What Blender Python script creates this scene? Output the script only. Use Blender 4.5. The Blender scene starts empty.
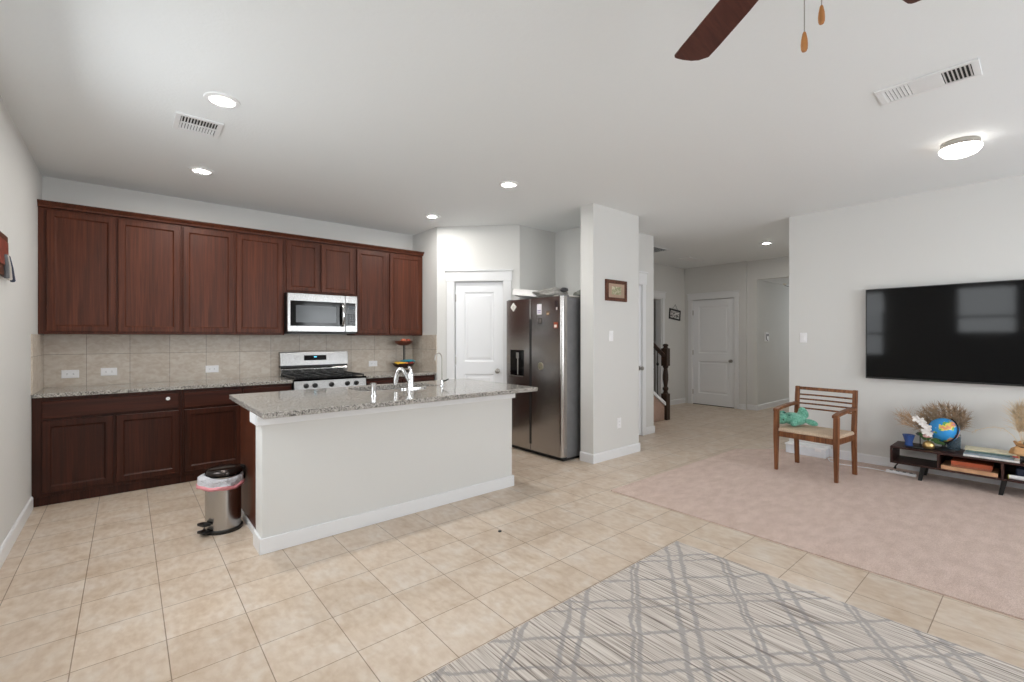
import bpy, bmesh, math, random
from mathutils import Vector, Matrix, noise
random.seed(7)
PI = math.pi
sc = bpy.context.scene
C = sc.collection

# ------------------------------------------------------------------ camera, world, lights, exposure
cam_d = bpy.data.cameras.new('camera'); cam = bpy.data.objects.new('camera', cam_d); C.objects.link(cam)
cam_d.sensor_fit = 'HORIZONTAL'; cam_d.sensor_width = 36.0; cam_d.lens = 456.2 / 1024 * 36.0
cam_d.shift_y = -(341.0 - 338.26) / 1024
cam_d.clip_start = 0.02
cam.location = (0, 0, 1.34); cam.rotation_euler = (PI / 2, 0, -0.70111)
sc.camera = cam
w = bpy.data.worlds.new('world'); sc.world = w; w.use_nodes = True
wb = w.node_tree.nodes['Background']; wb.inputs[0].default_value = (0.80, 0.90, 1.0, 1); wb.inputs[1].default_value = 1.0
sc.view_settings.view_transform = 'Standard'; sc.view_settings.look = 'None'
sc.view_settings.exposure = 0.05; sc.view_settings.gamma = 1.0; sc.view_settings.use_curve_mapping = False
sc.cycles.max_bounces = 16; sc.cycles.diffuse_bounces = 9; sc.cycles.glossy_bounces = 5
sc.cycles.sample_clamp_indirect = 6.0
CEIL = 2.785
XL, XT, YB, YN = -0.575, 6.05, 5.80, -2.0      # left wall, television wall, kitchen wall, wall behind the camera


def window_light(name, loc, rot, sx, sy, power, col=(0.945, 0.98, 1.0)):
    d = bpy.data.lights.new(name, 'AREA'); d.shape = 'RECTANGLE'; d.size = sx; d.size_y = sy
    d.energy = power; d.color = col
    o = bpy.data.objects.new(name, d); C.objects.link(o); o.location = loc; o.rotation_euler = rot
    return o


# daylight standing in the windows: two in the left wall, two behind the camera; plus an unseen area lamp in the windowless foyer
window_light('daylight_left', (XL - 0.16, 0.82, 1.90), (0, -PI / 2 + 0.25, 0), 1.3, 0.95, 24)
window_light('daylight_left_far', (XL - 0.16, 2.95, 1.65), (0, -PI / 2 + 0.42, 0), 1.5, 1.2, 30)
window_light('daylight_rear', (1.9, YN - 0.16, 1.45), (PI / 2 - 0.08, 0, 0), 1.7, 1.7, 66)
window_light('daylight_rear_far', (4.4, YN - 0.16, 1.45), (PI / 2 - 0.08, 0, 0), 1.7, 1.7, 82)
window_light('foyer_area_lamp', (11.9, 2.8, 1.6), (0, PI / 2, 0), 1.6, 1.0, 9)
CAN_STRENGTH = 950.0
DOME_STRENGTH = 5.0


# ------------------------------------------------------------------ materials
def lin(c):
    return tuple((v / 255 / 12.92) if v / 255 <= 0.04045 else ((v / 255 + 0.055) / 1.055) ** 2.4 for v in c) + (1.0,)


class NT:
    """tiny helper over a node tree"""
    def __init__(s, name):
        s.m = bpy.data.materials.new(name); s.m.use_nodes = True
        s.t = s.m.node_tree; s.b = s.t.nodes['Principled BSDF']; s.out = s.t.nodes['Material Output']

    def n(s, typ, **kw):
        x = s.t.nodes.new(typ)
        for k, v in kw.items():
            if k.startswith('i_'):
                x.inputs[k[2:].replace('_', ' ')].default_value = v
            else:
                setattr(x, k, v)
        return x

    def l(s, a, b):
        s.t.links.new(a, b)

    def set(s, **kw):
        for k, v in kw.items():
            s.b.inputs[k.replace('_', ' ')].default_value = v

    def math(s, op, a, b=None, c=None):
        x = s.t.nodes.new('ShaderNodeMath'); x.operation = op
        for i, v in enumerate((a, b, c)):
            if v is None: continue
            if isinstance(v, (int, float)): x.inputs[i].default_value = v
            else: s.l(v, x.inputs[i])
        return x.outputs[0]

    def coords(s, scale=(1, 1, 1), loc=(0, 0, 0), rot=(0, 0, 0)):
        tc = s.n('ShaderNodeTexCoord'); mp = s.n('ShaderNodeMapping')
        mp.inputs['Scale'].default_value = scale; mp.inputs['Location'].default_value = loc; mp.inputs['Rotation'].default_value = rot
        s.l(tc.outputs['Object'], mp.inputs['Vector'])
        return mp.outputs[0]

    def ramp(s, fac, stops, interp='LINEAR'):
        r = s.n('ShaderNodeValToRGB'); r.color_ramp.interpolation = interp
        e = r.color_ramp.elements
        while len(e) < len(stops): e.new(0.5)
        for k, (p, c) in enumerate(stops):
            e[k].position = p; e[k].color = c if len(c) == 4 else lin(c)
        s.l(fac, r.inputs[0])
        return r.outputs[0]

    def mix(s, fac, a, b, mode='MIX'):
        x = s.n('ShaderNodeMix', data_type='RGBA', blend_type=mode)
        for inp, v in ((x.inputs[0], fac), (x.inputs[6], a), (x.inputs[7], b)):
            if isinstance(v, (int, float)): inp.default_value = v
            elif isinstance(v, tuple): inp.default_value = v
            else: s.l(v, inp)
        return x.outputs[2]

    def bump(s, h, strength=0.2, dist=0.01):
        x = s.n('ShaderNodeBump'); x.inputs['Strength'].default_value = strength; x.inputs['Distance'].default_value = dist
        s.l(h, x.inputs['Height']); s.l(x.outputs[0], s.b.inputs['Normal'])


def plain(name, c, rough=0.5, metal=0.0, spec=0.5, var=0.06, coat=0.0, nscale=14):
    k = NT(name)
    k.set(Roughness=rough, Metallic=metal, Specular_IOR_Level=spec, Coat_Weight=coat)
    nz = k.n('ShaderNodeTexNoise'); nz.inputs['Scale'].default_value = nscale; k.l(k.coords(), nz.inputs['Vector'])
    a = lin(c); lo = tuple(v * (1 - var) for v in a[:3]) + (1,); hi = tuple(min(1, v * (1 + var)) for v in a[:3]) + (1,)
    k.l(k.ramp(nz.outputs[0], [(0.3, lo), (0.7, hi)]), k.b.inputs['Base Color'])
    return k.m


def paint(name, c, bump=0.05, scale=160, rough=0.75):
    k = NT(name); k.set(Base_Color=lin(c), Roughness=rough, Specular_IOR_Level=0.25)
    nz = k.n('ShaderNodeTexNoise'); nz.inputs['Scale'].default_value = scale; nz.inputs['Detail'].default_value = 3
    k.l(k.coords(), nz.inputs['Vector']); k.bump(nz.outputs[0], bump, 0.004)
    return k.m


def wood(name, dark, mid, light, grain=(70, 70, 2.2), rough=0.42, coat=0.0):
    k = NT(name); k.set(Roughness=rough, Specular_IOR_Level=0.28, Coat_Weight=coat, Coat_Roughness=0.25)
    co = k.coords(grain)
    n1 = k.n('ShaderNodeTexNoise'); n1.inputs['Scale'].default_value = 1.0; n1.inputs['Detail'].default_value = 5; n1.inputs['Distortion'].default_value = 0.6
    k.l(co, n1.inputs['Vector'])
    n2 = k.n('ShaderNodeTexNoise'); n2.inputs['Scale'].default_value = 0.13; n2.inputs['Detail'].default_value = 2; k.l(co, n2.inputs['Vector'])
    f = k.math('ADD', k.math('MULTIPLY', n1.outputs[0], 0.65), k.math('MULTIPLY', n2.outputs[0], 0.35))
    k.l(k.ramp(f, [(0.34, dark), (0.5, mid), (0.66, light)]), k.b.inputs['Base Color'])
    k.bump(n1.outputs[0], 0.05, 0.002)
    return k.m


def brushed(name, c, rough=0.28, stretch=(1, 1, 90), metal=1.0, contrast=0.12):
    k = NT(name); k.set(Metallic=metal)
    n1 = k.n('ShaderNodeTexNoise'); n1.inputs['Scale'].default_value = 6; n1.inputs['Detail'].default_value = 4
    k.l(k.coords(stretch), n1.inputs['Vector'])
    a = lin(c)
    k.l(k.ramp(n1.outputs[0], [(0.3, tuple(v * (1 - contrast) for v in a[:3]) + (1,)), (0.7, a)]), k.b.inputs['Base Color'])
    k.l(k.math('ADD', k.math('MULTIPLY', n1.outputs[0], 0.12), rough - 0.06), k.b.inputs['Roughness'])
    return k.m


def emit(name, c, strength):
    k = NT(name); k.set(Base_Color=lin(c), Emission_Color=lin(c), Emission_Strength=strength)
    return k.m


M = {}
M['wall'] = paint('wall_paint', (217, 217, 215), 0.04)
M['ceiling'] = paint('ceiling_paint', (234, 237, 238), 0.35, 55)
M['trim'] = paint('trim_paint', (230, 231, 233), 0.01, 80, 0.4)
M['door'] = paint('door_paint', (238, 240, 243), 0.01, 80, 0.4)
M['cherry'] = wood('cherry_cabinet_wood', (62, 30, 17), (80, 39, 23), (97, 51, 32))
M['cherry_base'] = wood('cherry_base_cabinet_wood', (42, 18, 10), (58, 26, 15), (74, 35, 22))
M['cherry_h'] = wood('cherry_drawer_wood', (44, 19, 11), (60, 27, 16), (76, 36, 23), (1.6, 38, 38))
M['walnut'] = wood('walnut_board', (44, 26, 24), (60, 37, 33), (76, 48, 42), (38, 1.6, 38), 0.45)
M['teak'] = wood('acacia_chair_wood', (80, 48, 29), (114, 72, 45), (150, 100, 66), (45, 45, 3), 0.42)
M['fan_wood'] = wood('fan_blade_wood', (66, 36, 30), (80, 43, 36), (92, 52, 43), (3, 50, 50), 0.45)
M['newel'] = wood('dark_stair_wood', (40, 28, 22), (56, 40, 31), (70, 51, 40), (38, 38, 2), 0.4)
M['pull'] = wood('pull_chain_wood', (138, 88, 48), (166, 110, 62), (186, 130, 78), (120, 120, 6), 0.45)
M['frame_wood'] = wood('frame_wood', (64, 36, 26), (92, 56, 42), (112, 72, 54), (60, 60, 60), 0.45)
M['steel'] = brushed('stainless_steel', (188, 186, 184), 0.24, (70, 70, 1.2))
M['steel_h'] = brushed('stainless_steel_band', (178, 177, 176), 0.28, (90, 90, 1))
M['fridge'] = brushed('dark_stainless_door', (180, 176, 173), 0.22, (60, 60, 1.0))
M['fridge_side'] = plain('fridge_side_grey', (120, 120, 122), 0.45, 0.3)
M['chrome'] = plain('chrome', (235, 236, 238), 0.06, 1.0, var=0.01)
M['nickel'] = plain('satin_nickel', (170, 166, 160), 0.3, 1.0, var=0.03)
M['black_gloss'] = plain('black_glass', (10, 10, 11), 0.08, 0.0, 0.3)
M['black'] = plain('black_plastic', (20, 20, 21), 0.4)
M['black_metal'] = plain('black_iron', (24, 23, 23), 0.45, 0.2)
M['white_plastic'] = plain('white_plastic', (240, 240, 242), 0.35, var=0.02)
M['grey_slot'] = plain('dark_slot', (60, 60, 62), 0.6)
M['vent_dark'] = plain('vent_hollow', (38, 38, 38), 0.8)
M['vent_white'] = plain('vent_white_enamel', (232, 233, 234), 0.4, var=0.01)


def tile_floor():
    k = NT('ceramic_floor_tile'); k.set(Specular_IOR_Level=0.45)
    co = k.coords(loc=(0.1756, -2.8476 + 0.3101 * 20, 0))
    br = k.n('ShaderNodeTexBrick'); br.offset = 0.0; br.squash = 1.0
    for nm, v in (('Scale', 1.0), ('Brick Width', 0.3101), ('Row Height', 0.3101), ('Mortar Size', 0.0022), ('Mortar Smooth', 0.15), ('Bias', 0.0)):
        br.inputs[nm].default_value = v
    br.inputs['Color1'].default_value = lin((208, 197, 185)); br.inputs['Color2'].default_value = lin((216, 206, 195)); br.inputs['Mortar'].default_value = lin((150, 136, 122))
    mp = k.n('ShaderNodeMapping'); mp.inputs['Location'].default_value = (0.3101 * 20, 0, 0); k.l(co, mp.inputs[0]); k.l(mp.outputs[0], br.inputs['Vector'])
    n1 = k.n('ShaderNodeTexNoise'); n1.inputs['Scale'].default_value = 5.5; n1.inputs['Detail'].default_value = 7; n1.inputs['Roughness'].default_value = 0.62; n1.inputs['Distortion'].default_value = 0.5
    k.l(k.coords(), n1.inputs['Vector'])
    n2 = k.n('ShaderNodeTexNoise'); n2.inputs['Scale'].default_value = 30; n2.inputs['Detail'].default_value = 4; k.l(k.coords((1, 0.45, 1)), n2.inputs['Vector'])
    mott = k.ramp(n1.outputs[0], [(0.30, (234, 222, 208)), (0.5, (248, 241, 233)), (0.70, (255, 255, 255))])
    fine = k.ramp(n2.outputs[0], [(0.35, (243, 238, 233)), (0.6, (255, 255, 255))])
    k.l(k.mix(1.0, k.mix(1.0, br.outputs[0], mott, 'MULTIPLY'), fine, 'MULTIPLY'), k.b.inputs['Base Color'])
    k.l(k.math('ADD', k.math('MULTIPLY', n1.outputs[0], 0.16), 0.30), k.b.inputs['Roughness'])
    k.bump(k.math('SUBTRACT', k.math('MULTIPLY', n1.outputs[0], 0.12), br.outputs[1]), 0.35, 0.002)
    return k.m


def backsplash_tile():
    k = NT('travertine_wall_tile'); k.set(Roughness=0.42)
    tc = k.n('ShaderNodeTexCoord'); sp = k.n('ShaderNodeSeparateXYZ'); k.l(tc.outputs['Object'], sp.inputs[0])
    cb = k.n('ShaderNodeCombineXYZ')
    k.l(k.math('ADD', k.math('ADD', sp.outputs[0], sp.outputs[1]), -1.573 - 5.79 + 3.10), cb.inputs[0]); k.l(k.math('ADD', sp.outputs[2], -0.883 + 3.1), cb.inputs[1])
    br = k.n('ShaderNodeTexBrick'); br.offset = 0.0
    for nm, v in (('Scale', 1.0), ('Brick Width', 0.310), ('Row Height', 0.310), ('Mortar Size', 0.002), ('Mortar Smooth', 0.2), ('Bias', 0.0)):
        br.inputs[nm].default_value = v
    br.inputs['Color1'].default_value = lin((200, 191, 181)); br.inputs['Color2'].default_value = lin((208, 200, 191)); br.inputs['Mortar'].default_value = lin((142, 133, 124))
    k.l(cb.outputs[0], br.inputs['Vector'])
    n1 = k.n('ShaderNodeTexNoise'); n1.inputs['Scale'].default_value = 16; n1.inputs['Detail'].default_value = 6; n1.inputs['Distortion'].default_value = 0.9
    k.l(k.coords((1, 1, 1.6), rot=(0, 0.5, 0)), n1.inputs['Vector'])
    k.l(k.mix(1.0, br.outputs[0], k.ramp(n1.outputs[0], [(0.33, (236, 228, 219)), (0.64, (255, 254, 251))]), 'MULTIPLY'), k.b.inputs['Base Color'])
    k.bump(k.math('SUBTRACT', k.math('MULTIPLY', n1.outputs[0], 0.15), br.outputs[1]), 0.3, 0.002)
    return k.m


def granite():
    k = NT('speckled_granite'); k.set(Roughness=0.09, Specular_IOR_Level=0.6)
    v = k.n('ShaderNodeTexVoronoi'); v.inputs['Scale'].default_value = 170; k.l(k.coords(), v.inputs['Vector'])
    n1 = k.n('ShaderNodeTexNoise'); n1.inputs['Scale'].default_value = 62; n1.inputs['Detail'].default_value = 5; n1.inputs['Roughness'].default_value = 0.7; k.l(k.coords(), n1.inputs['Vector'])
    sp = k.n('ShaderNodeSeparateColor'); k.l(v.outputs['Color'], sp.inputs[0])
    f = k.math('ADD', k.math('MULTIPLY', sp.outputs[0], 0.42), k.math('MULTIPLY', n1.outputs[0], 0.58))
    k.l(k.ramp(f, [(0.26, (52, 51, 52)), (0.35, (106, 103, 100)), (0.46, (152, 148, 142)), (0.58, (174, 169, 163)), (0.72, (198, 194, 188))]), k.b.inputs['Base Color'])
    return k.m


def carpet():
    k = NT('pink_beige_carpet'); k.set(Roughness=0.95, Specular_IOR_Level=0.1, Sheen_Weight=0.25)
    n1 = k.n('ShaderNodeTexNoise'); n1.inputs['Scale'].default_value = 190; n1.inputs['Detail'].default_value = 4; k.l(k.coords(), n1.inputs['Vector'])
    n2 = k.n('ShaderNodeTexNoise'); n2.inputs['Scale'].default_value = 7; n2.inputs['Detail'].default_value = 5; k.l(k.coords((1, 1.8, 1)), n2.inputs['Vector'])
    a = k.ramp(n1.outputs[0], [(0.3, (199, 172, 158)), (0.7, (236, 214, 202))])
    k.l(k.mix(1.0, a, k.ramp(n2.outputs[0], [(0.35, (240, 236, 233)), (0.65, (255, 255, 255))]), 'MULTIPLY'), k.b.inputs['Base Color'])
    k.bump(n1.outputs[0], 0.9, 0.012)
    return k.m


def stair_carpet():
    k = NT('stair_carpet'); k.set(Roughness=0.95, Specular_IOR_Level=0.1)
    n1 = k.n('ShaderNodeTexNoise'); n1.inputs['Scale'].default_value = 150; k.l(k.coords(), n1.inputs['Vector'])
    k.l(k.ramp(n1.outputs[0], [(0.3, (140, 112, 98)), (0.7, (186, 160, 146))]), k.b.inputs['Base Color'])
    k.bump(n1.outputs[0], 0.6, 0.01)
    return k.m


def rug_mat():
    k = NT('lattice_rug_weave'); k.set(Roughness=0.95, Specular_IOR_Level=0.1, Sheen_Weight=0.2)
    tc = k.n('ShaderNodeTexCoord'); sp = k.n('ShaderNodeSeparateXYZ'); k.l(tc.outputs['Object'], sp.inputs[0])
    X, Y = sp.outputs[0], sp.outputs[1]
    wob = k.n('ShaderNodeTexNoise'); wob.inputs['Scale'].default_value = 9; wob.inputs['Detail'].default_value = 2; k.l(tc.outputs['Object'], wob.inputs['Vector'])
    wv = k.math('MULTIPLY', k.math('SUBTRACT', wob.outputs[0], 0.5), 0.045)
    edge = k.n('ShaderNodeTexNoise'); edge.inputs['Scale'].default_value = 60; edge.inputs['Detail'].default_value = 3
    mp = k.n('ShaderNodeMapping'); mp.inputs['Scale'].default_value = (2.2, 0.5, 1); k.l(tc.outputs['Object'], mp.inputs[0]); k.l(mp.outputs[0], edge.inputs['Vector'])
    ed = k.math('MULTIPLY', k.math('SUBTRACT', edge.outputs[0], 0.5), 0.022)

    def lines(nx, ny, per, offs):
        p = k.math('ADD', k.math('ADD', k.math('MULTIPLY', X, nx), k.math('MULTIPLY', Y, ny)), k.math('ADD', wv, ed))
        tot = None
        for o, hw in offs:
            d = k.math('ABSOLUTE', k.math('SUBTRACT', k.math('WRAP', k.math('SUBTRACT', p, o), per / 2, -per / 2), 0.0))
            line = k.math('SUBTRACT', 1.0, k.math('SMOOTH_MIN', k.math('DIVIDE', d, hw), 1.0, 0.3))
            tot = line if tot is None else k.math('MAXIMUM', tot, line)
        return tot
    a = lines(-0.58, 0.81, 0.515, [(-0.050, 0.013), (-0.022, 0.010), (-0.239, 0.014), (-0.31, 0.014)])
    b = lines(0.58, 0.81, 0.44, [(2.26, 0.010), (2.197, 0.010), (2.0, 0.012)])
    lat = k.math('MINIMUM', k.math('MULTIPLY', k.math('MAXIMUM', a, b), 2.2), 1.0)
    # fine ribs running along y
    st = k.n('ShaderNodeTexNoise'); st.inputs['Scale'].default_value = 1.0; st.inputs['Detail'].default_value = 2.5; st.inputs['Roughness'].default_value = 0.7
    m2 = k.n('ShaderNodeMapping'); m2.inputs['Scale'].default_value = (95, 2.0, 1); k.l(tc.outputs['Object'], m2.inputs[0]); k.l(m2.outputs[0], st.inputs['Vector'])
    base = k.ramp(st.outputs[0], [(0.36, (118, 108, 101)), (0.46, (184, 174, 165)), (0.6, (212, 204, 196))])
    col = k.mix(k.math('MULTIPLY', k.math('MULTIPLY', lat, k.ramp(st.outputs[0], [(0.34, (0.55, 0.55, 0.55, 1)), (0.6, (1, 1, 1, 1))])), 0.66), base, lin((132, 130, 132)))
    k.l(col, k.b.inputs['Base Color'])
    k.bump(k.math('ADD', st.outputs[0], k.math('MULTIPLY', lat, -0.5)), 0.4, 0.006)
    return k.m


M['tile'] = tile_floor(); M['backsplash'] = backsplash_tile(); M['granite'] = granite(); M['carpet'] = carpet(); M['rug'] = rug_mat(); M['stair_carpet'] = stair_carpet()
M['can_lens'] = emit('lamp_lens_glow', (255, 252, 246), CAN_STRENGTH)
M['can_rim'] = emit('lamp_lens_rim_glow', (255, 252, 246), 1.4)
M['dome'] = emit('lamp_dome_glow', (255, 251, 245), DOME_STRENGTH)


# ------------------------------------------------------------------ mesh builder
ORI = {}                                             # where each root stands, so parts can be given in room coordinates


class MB:
    def __init__(s):
        s.bm = bmesh.new(); s.X = Matrix.Identity(4)

    def v(s, p):
        return s.bm.verts.new(s.X @ Vector(p))

    def face(s, vs):
        try: return s.bm.faces.new(vs)
        except ValueError: return None

    def box(s, x0, x1, y0, y1, z0, z1):
        P = [s.v((x, y, z)) for z in (z0, z1) for y in (y0, y1) for x in (x0, x1)]
        for f in ((0, 2, 3, 1), (4, 5, 7, 6), (0, 1, 5, 4), (2, 6, 7, 3), (0, 4, 6, 2), (1, 3, 7, 5)):
            s.face([P[i] for i in f])
        return s

    def rings(s, rings, cap0=True, cap1=True, closed=False):
        R = [[s.v(p) for p in r] for r in rings]; n = len(R[0])
        prs = list(zip(R, R[1:])) + ([(R[-1], R[0])] if closed else [])
        for a, b in prs:
            for i in range(n):
                s.face([a[i], a[(i + 1) % n], b[(i + 1) % n], b[i]])
        if not closed:
            if cap0: s.face(R[0][::-1])
            if cap1: s.face(R[-1])
        return s

    def lathe(s, prof, c=(0, 0, 0), seg=28, sx=1, sy=1, axis='Z', cap0=True, cap1=True):
        rs = []
        for r, h in prof:
            ring = []
            for i in range(seg):
                a = 2 * PI * i / seg; p = (r * math.cos(a) * sx, r * math.sin(a) * sy, h)
                if axis == 'X': p = (p[2], p[0], p[1])
                if axis == 'Y': p = (p[1], p[2], p[0])
                ring.append((p[0] + c[0], p[1] + c[1], p[2] + c[2]))
            rs.append(ring)
        return s.rings(rs, cap0, cap1)

    def tube(s, pts, r, seg=8, caps=True):
        pts = [Vector(p) for p in pts]; n = len(pts)
        rr = r if isinstance(r, (list, tuple)) else [r] * n
        t0 = (pts[1] - pts[0]).normalized()
        up = Vector((0, 0, 1)) if abs(t0.z) < 0.9 else Vector((1, 0, 0))
        nrm = t0.cross(up).normalized(); rs = []
        for i, p in enumerate(pts):
            t = (pts[min(i + 1, n - 1)] - pts[max(i - 1, 0)]).normalized()
            nrm = (nrm - t * nrm.dot(t)).normalized(); bi = t.cross(nrm)
            rs.append([p + nrm * rr[i] * math.cos(2 * PI * k / seg) + bi * rr[i] * math.sin(2 * PI * k / seg) for k in range(seg)])
        return s.rings(rs, caps, caps)

    def bar(s, a, b, w, d, w2=None, d2=None):
        """square-section bar from a to b, w along local x/y, tapering"""
        a, b = Vector(a), Vector(b); t = (b - a).normalized()
        ref = Vector((0, 1, 0)) if abs(t.y) < 0.9 else Vector((0, 0, 1))
        u = t.cross(ref).normalized(); v = t.cross(u)
        w2 = w if w2 is None else w2; d2 = d if d2 is None else d2
        q = lambda p, W, D: [p + u * W / 2 * i + v * D / 2 * j for i, j in ((-1, -1), (1, -1), (1, 1), (-1, 1))]
        return s.rings([q(a, w, d), q(b, w2, d2)])

    def prism(s, poly, z0, z1):
        return s.rings([[(x, y, z0) for x, y in poly], [(x, y, z1) for x, y in poly]])

    def ell(s, c, r, seg=18, rn=10, rot=None):
        rs = []; R = rot or Matrix.Identity(3)
        for j in range(1, rn):
            t = PI * j / rn
            rs.append([Vector(c) + R @ Vector((r[0] * math.sin(t) * math.cos(2 * PI * i / seg), r[1] * math.sin(t) * math.sin(2 * PI * i / seg), -r[2] * math.cos(t))) for i in range(seg)])
        return s.rings(rs)

    def panel(s, u0, u1, w0, w1, steps, back=None):
        """nested rectangles in the local x/z plane facing -y: steps = [(inset, depth y), ...]; back = y of the back face"""
        rs = []
        if back is not None: rs.append([(u0, back, w0), (u1, back, w0), (u1, back, w1), (u0, back, w1)])
        for i, d in steps:
            rs.append([(u0 + i, d, w0 + i), (u1 - i, d, w0 + i), (u1 - i, d, w1 - i), (u0 + i, d, w1 - i)])
        return s.rings(rs, back is not None, True)

    def build(s, name, mat, parent=None, bevel=0.0, smooth=False, seg=2, angle=0.7):
        bmesh.ops.recalc_face_normals(s.bm, faces=s.bm.faces)
        me = bpy.data.meshes.new(name)
        if parent is not None:
            O = ORI[parent.name]
        else:
            co = [v.co for v in s.bm.verts]
            lo = [min(c[i] for c in co) for i in range(3)]; hi = [max(c[i] for c in co) for i in range(3)]
            O = Matrix.Translation(((lo[0] + hi[0]) / 2, (lo[1] + hi[1]) / 2, lo[2]))
        o = bpy.data.objects.new(name, me)
        s.bm.transform(O.inverted()); s.bm.to_mesh(me); s.bm.free()
        C.objects.link(o)
        if parent is not None: o.parent = parent
        else: o.matrix_world = O
        ORI[o.name] = O
        for mm in (mat if isinstance(mat, (list, tuple)) else [mat]): me.materials.append(mm)
        if smooth:
            for p in me.polygons: p.use_smooth = True
            try: me.set_sharp_from_angle(angle=angle)
            except Exception: pass
        if bevel:
            b = o.modifiers.new('edge', 'BEVEL'); b.width = bevel; b.segments = seg; b.limit_method = 'ANGLE'; b.angle_limit = 0.6
        return o

    def world(s, name, mat):
        """structure whose texture follows room coordinates"""
        bmesh.ops.recalc_face_normals(s.bm, faces=s.bm.faces)
        me = bpy.data.meshes.new(name); o = bpy.data.objects.new(name, me); s.bm.to_mesh(me); s.bm.free(); C.objects.link(o)
        me.materials.append(mat); ORI[o.name] = Matrix.Identity(4)
        o['kind'] = 'structure'
        return o


def tag(o, label, cat, group=None, kind=None):
    o['label'] = label; o['category'] = cat
    if group: o['group'] = group
    if kind: o['kind'] = kind
    return o


def thing(name, label, cat, loc=(0, 0, 0), rotz=0.0, group=None):
    o = bpy.data.objects.new(name, None); C.objects.link(o); o.empty_display_size = 0.1
    o.location = loc; o.rotation_euler = (0, 0, rotz)
    ORI[o.name] = Matrix.Translation(loc) @ Matrix.Rotation(rotz, 4, 'Z')
    return tag(o, label, cat, group)


def structure(o, label=None):
    o['kind'] = 'structure'
    if label: o['label'] = label
    return o


def frame_of(origin, udir, out):
    """matrix with local x = udir, local -y = out (towards the viewer), z up"""
    u = Vector(udir).normalized(); y = -Vector(out).normalized()
    m = Matrix((( u.x, y.x, 0, origin[0]), (u.y, y.y, 0, origin[1]), (0, 0, 1, origin[2]), (0, 0, 0, 1)))
    return m


def copy_thing(root, loc, label=None, rotz=None):
    r = root.copy(); C.objects.link(r); r.location = loc
    if rotz is not None: r.rotation_euler = (0, 0, rotz)
    if label: r['label'] = label
    for ch in list(root.children):
        c = ch.copy(); C.objects.link(c); c.parent = r
        for g in ch.children:
            d = g.copy(); C.objects.link(d); d.parent = c
    return r


# ------------------------------------------------------------------ room shell
MB().box(-0.9, 12.2, -2.3, 6.3, -0.12, 0.0).world('floor', M['tile'])
carpet_poly = [(3.26, -2.0), (6.05, -2.0), (6.05, 2.06), (5.60, 2.46), (3.245, 2.50)]
o = MB().prism(carpet_poly, 0.0, 0.009).world('floor_carpet', M['carpet'])
MB().box(-0.9, 12.2, -2.3, 6.3, CEIL, CEIL + 0.12).world('ceiling', M['ceiling'])


def wall_x(name, x0, x1, ya, yb, holes=(), z1=CEIL):
    """wall slab between x0 and x1 running from ya to yb, holes = [(y0, y1, z0, z1)]"""
    b = MB(); y = ya
    for h in sorted(holes):
        if h[0] > y: b.box(x0, x1, y, h[0], 0, z1)
        if h[2] > 0: b.box(x0, x1, h[0], h[1], 0, h[2])
        if h[3] < z1: b.box(x0, x1, h[0], h[1], h[3], z1)
        y = h[1]
    if y < yb: b.box(x0, x1, y, yb, 0, z1)
    return b.world(name, M['wall'])


def wall_y(name, y0, y1, xa, xb, holes=(), z1=CEIL):
    b = MB(); x = xa
    for h in sorted(holes):
        if h[0] > x: b.box(x, h[0], y0, y1, 0, z1)
        if h[2] > 0: b.box(h[0], h[1], y0, y1, 0, h[2])
        if h[3] < z1: b.box(h[0], h[1], y0, y1, h[3], z1)
        x = h[1]
    if x < xb: b.box(x, xb, y0, y1, 0, z1)
    return b.world(name, M['wall'])


LW = [(0.40, 1.24, 1.42, 2.36), (2.35, 3.55, 0.95, 2.32)]
RW = [(1.05, 2.75, 0.60, 2.30), (3.55, 5.25, 0.60, 2.30)]
wall_x('wall_left', XL - 0.12, XL, YN - 0.12, YB + 0.12, LW)
wall_y('wall_rear', YN - 0.12, YN, XL, XT + 0.12, RW)
wall_y('wall_back', YB, YB + 0.12, XL, 3.19)
wall_x('wall_right', 3.07, 3.19, 5.14, YB)
PA, PB = Vector((3.07, 5.14, 0)), Vector((3.83, 4.385, 0))        # diagonal pantry wall
pu = (PB - PA).normalized(); pout = Vector((-pu.y, pu.x, 0))
if pout.y > 0: pout = -pout
plen = (PB - PA).length
PM = frame_of(PA, pu, pout)
PD0, PD1, PDZ = 0.235, 0.858, 2.068
b = MB(); b.X = PM
b.box(0, PD0, 0, 0.12, 0, CEIL).box(PD1, plen, 0, 0.12, 0, CEIL).box(PD0, PD1, 0, 0.12, PDZ, CEIL)
b.world('wall_pantry', M['wall'])
wall_y('wall_alcove_side', 4.385, 4.50, 3.83, 4.60)
wall_x('wall_alcove', 4.48, 4.60, 3.345, 4.385)
MB().box(3.81, 4.64, 3.165, 3.345, 0, CEIL).world('wall_pier', M['wall'])
WH = 3.65
wall_y('wall_closet', WH, WH + 0.12, 4.60, 5.71, [(4.74, 5.415, 0, 2.07)])
wall_y('wall_hall', 4.93, 5.05, 4.60, 8.98, [(7.22, 7.99, 0, 2.12)])
wall_y('wall_hall_inner', 6.05, 6.15, 6.6, 9.0)
wall_x('wall_hall_inner_left', 6.6, 6.7, 5.05, 6.05)
wall_x('wall_hall_inner_right', 8.9, 8.98, 5.05, 6.05)
wall_x('wall_stair', 4.48, 4.60, 4.50, 5.05)
wall_x('wall_end', 8.86, 8.98, 3.70, 4.93, [(3.92, 4.76, 0, 2.115)])
wall_x('wall_entry', 8.92, 9.04, 2.03, 3.70, [(2.10, 3.53, 0, 2.43)])
wall_y('wall_foyer', 3.53, 3.65, 9.04, 12.0)
wall_y('wall_foyer_right', 1.98, 2.10, 9.04, 12.0)
wall_x('wall_foyer_end', 12.0, 12.1, 2.0, 3.65)
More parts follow.
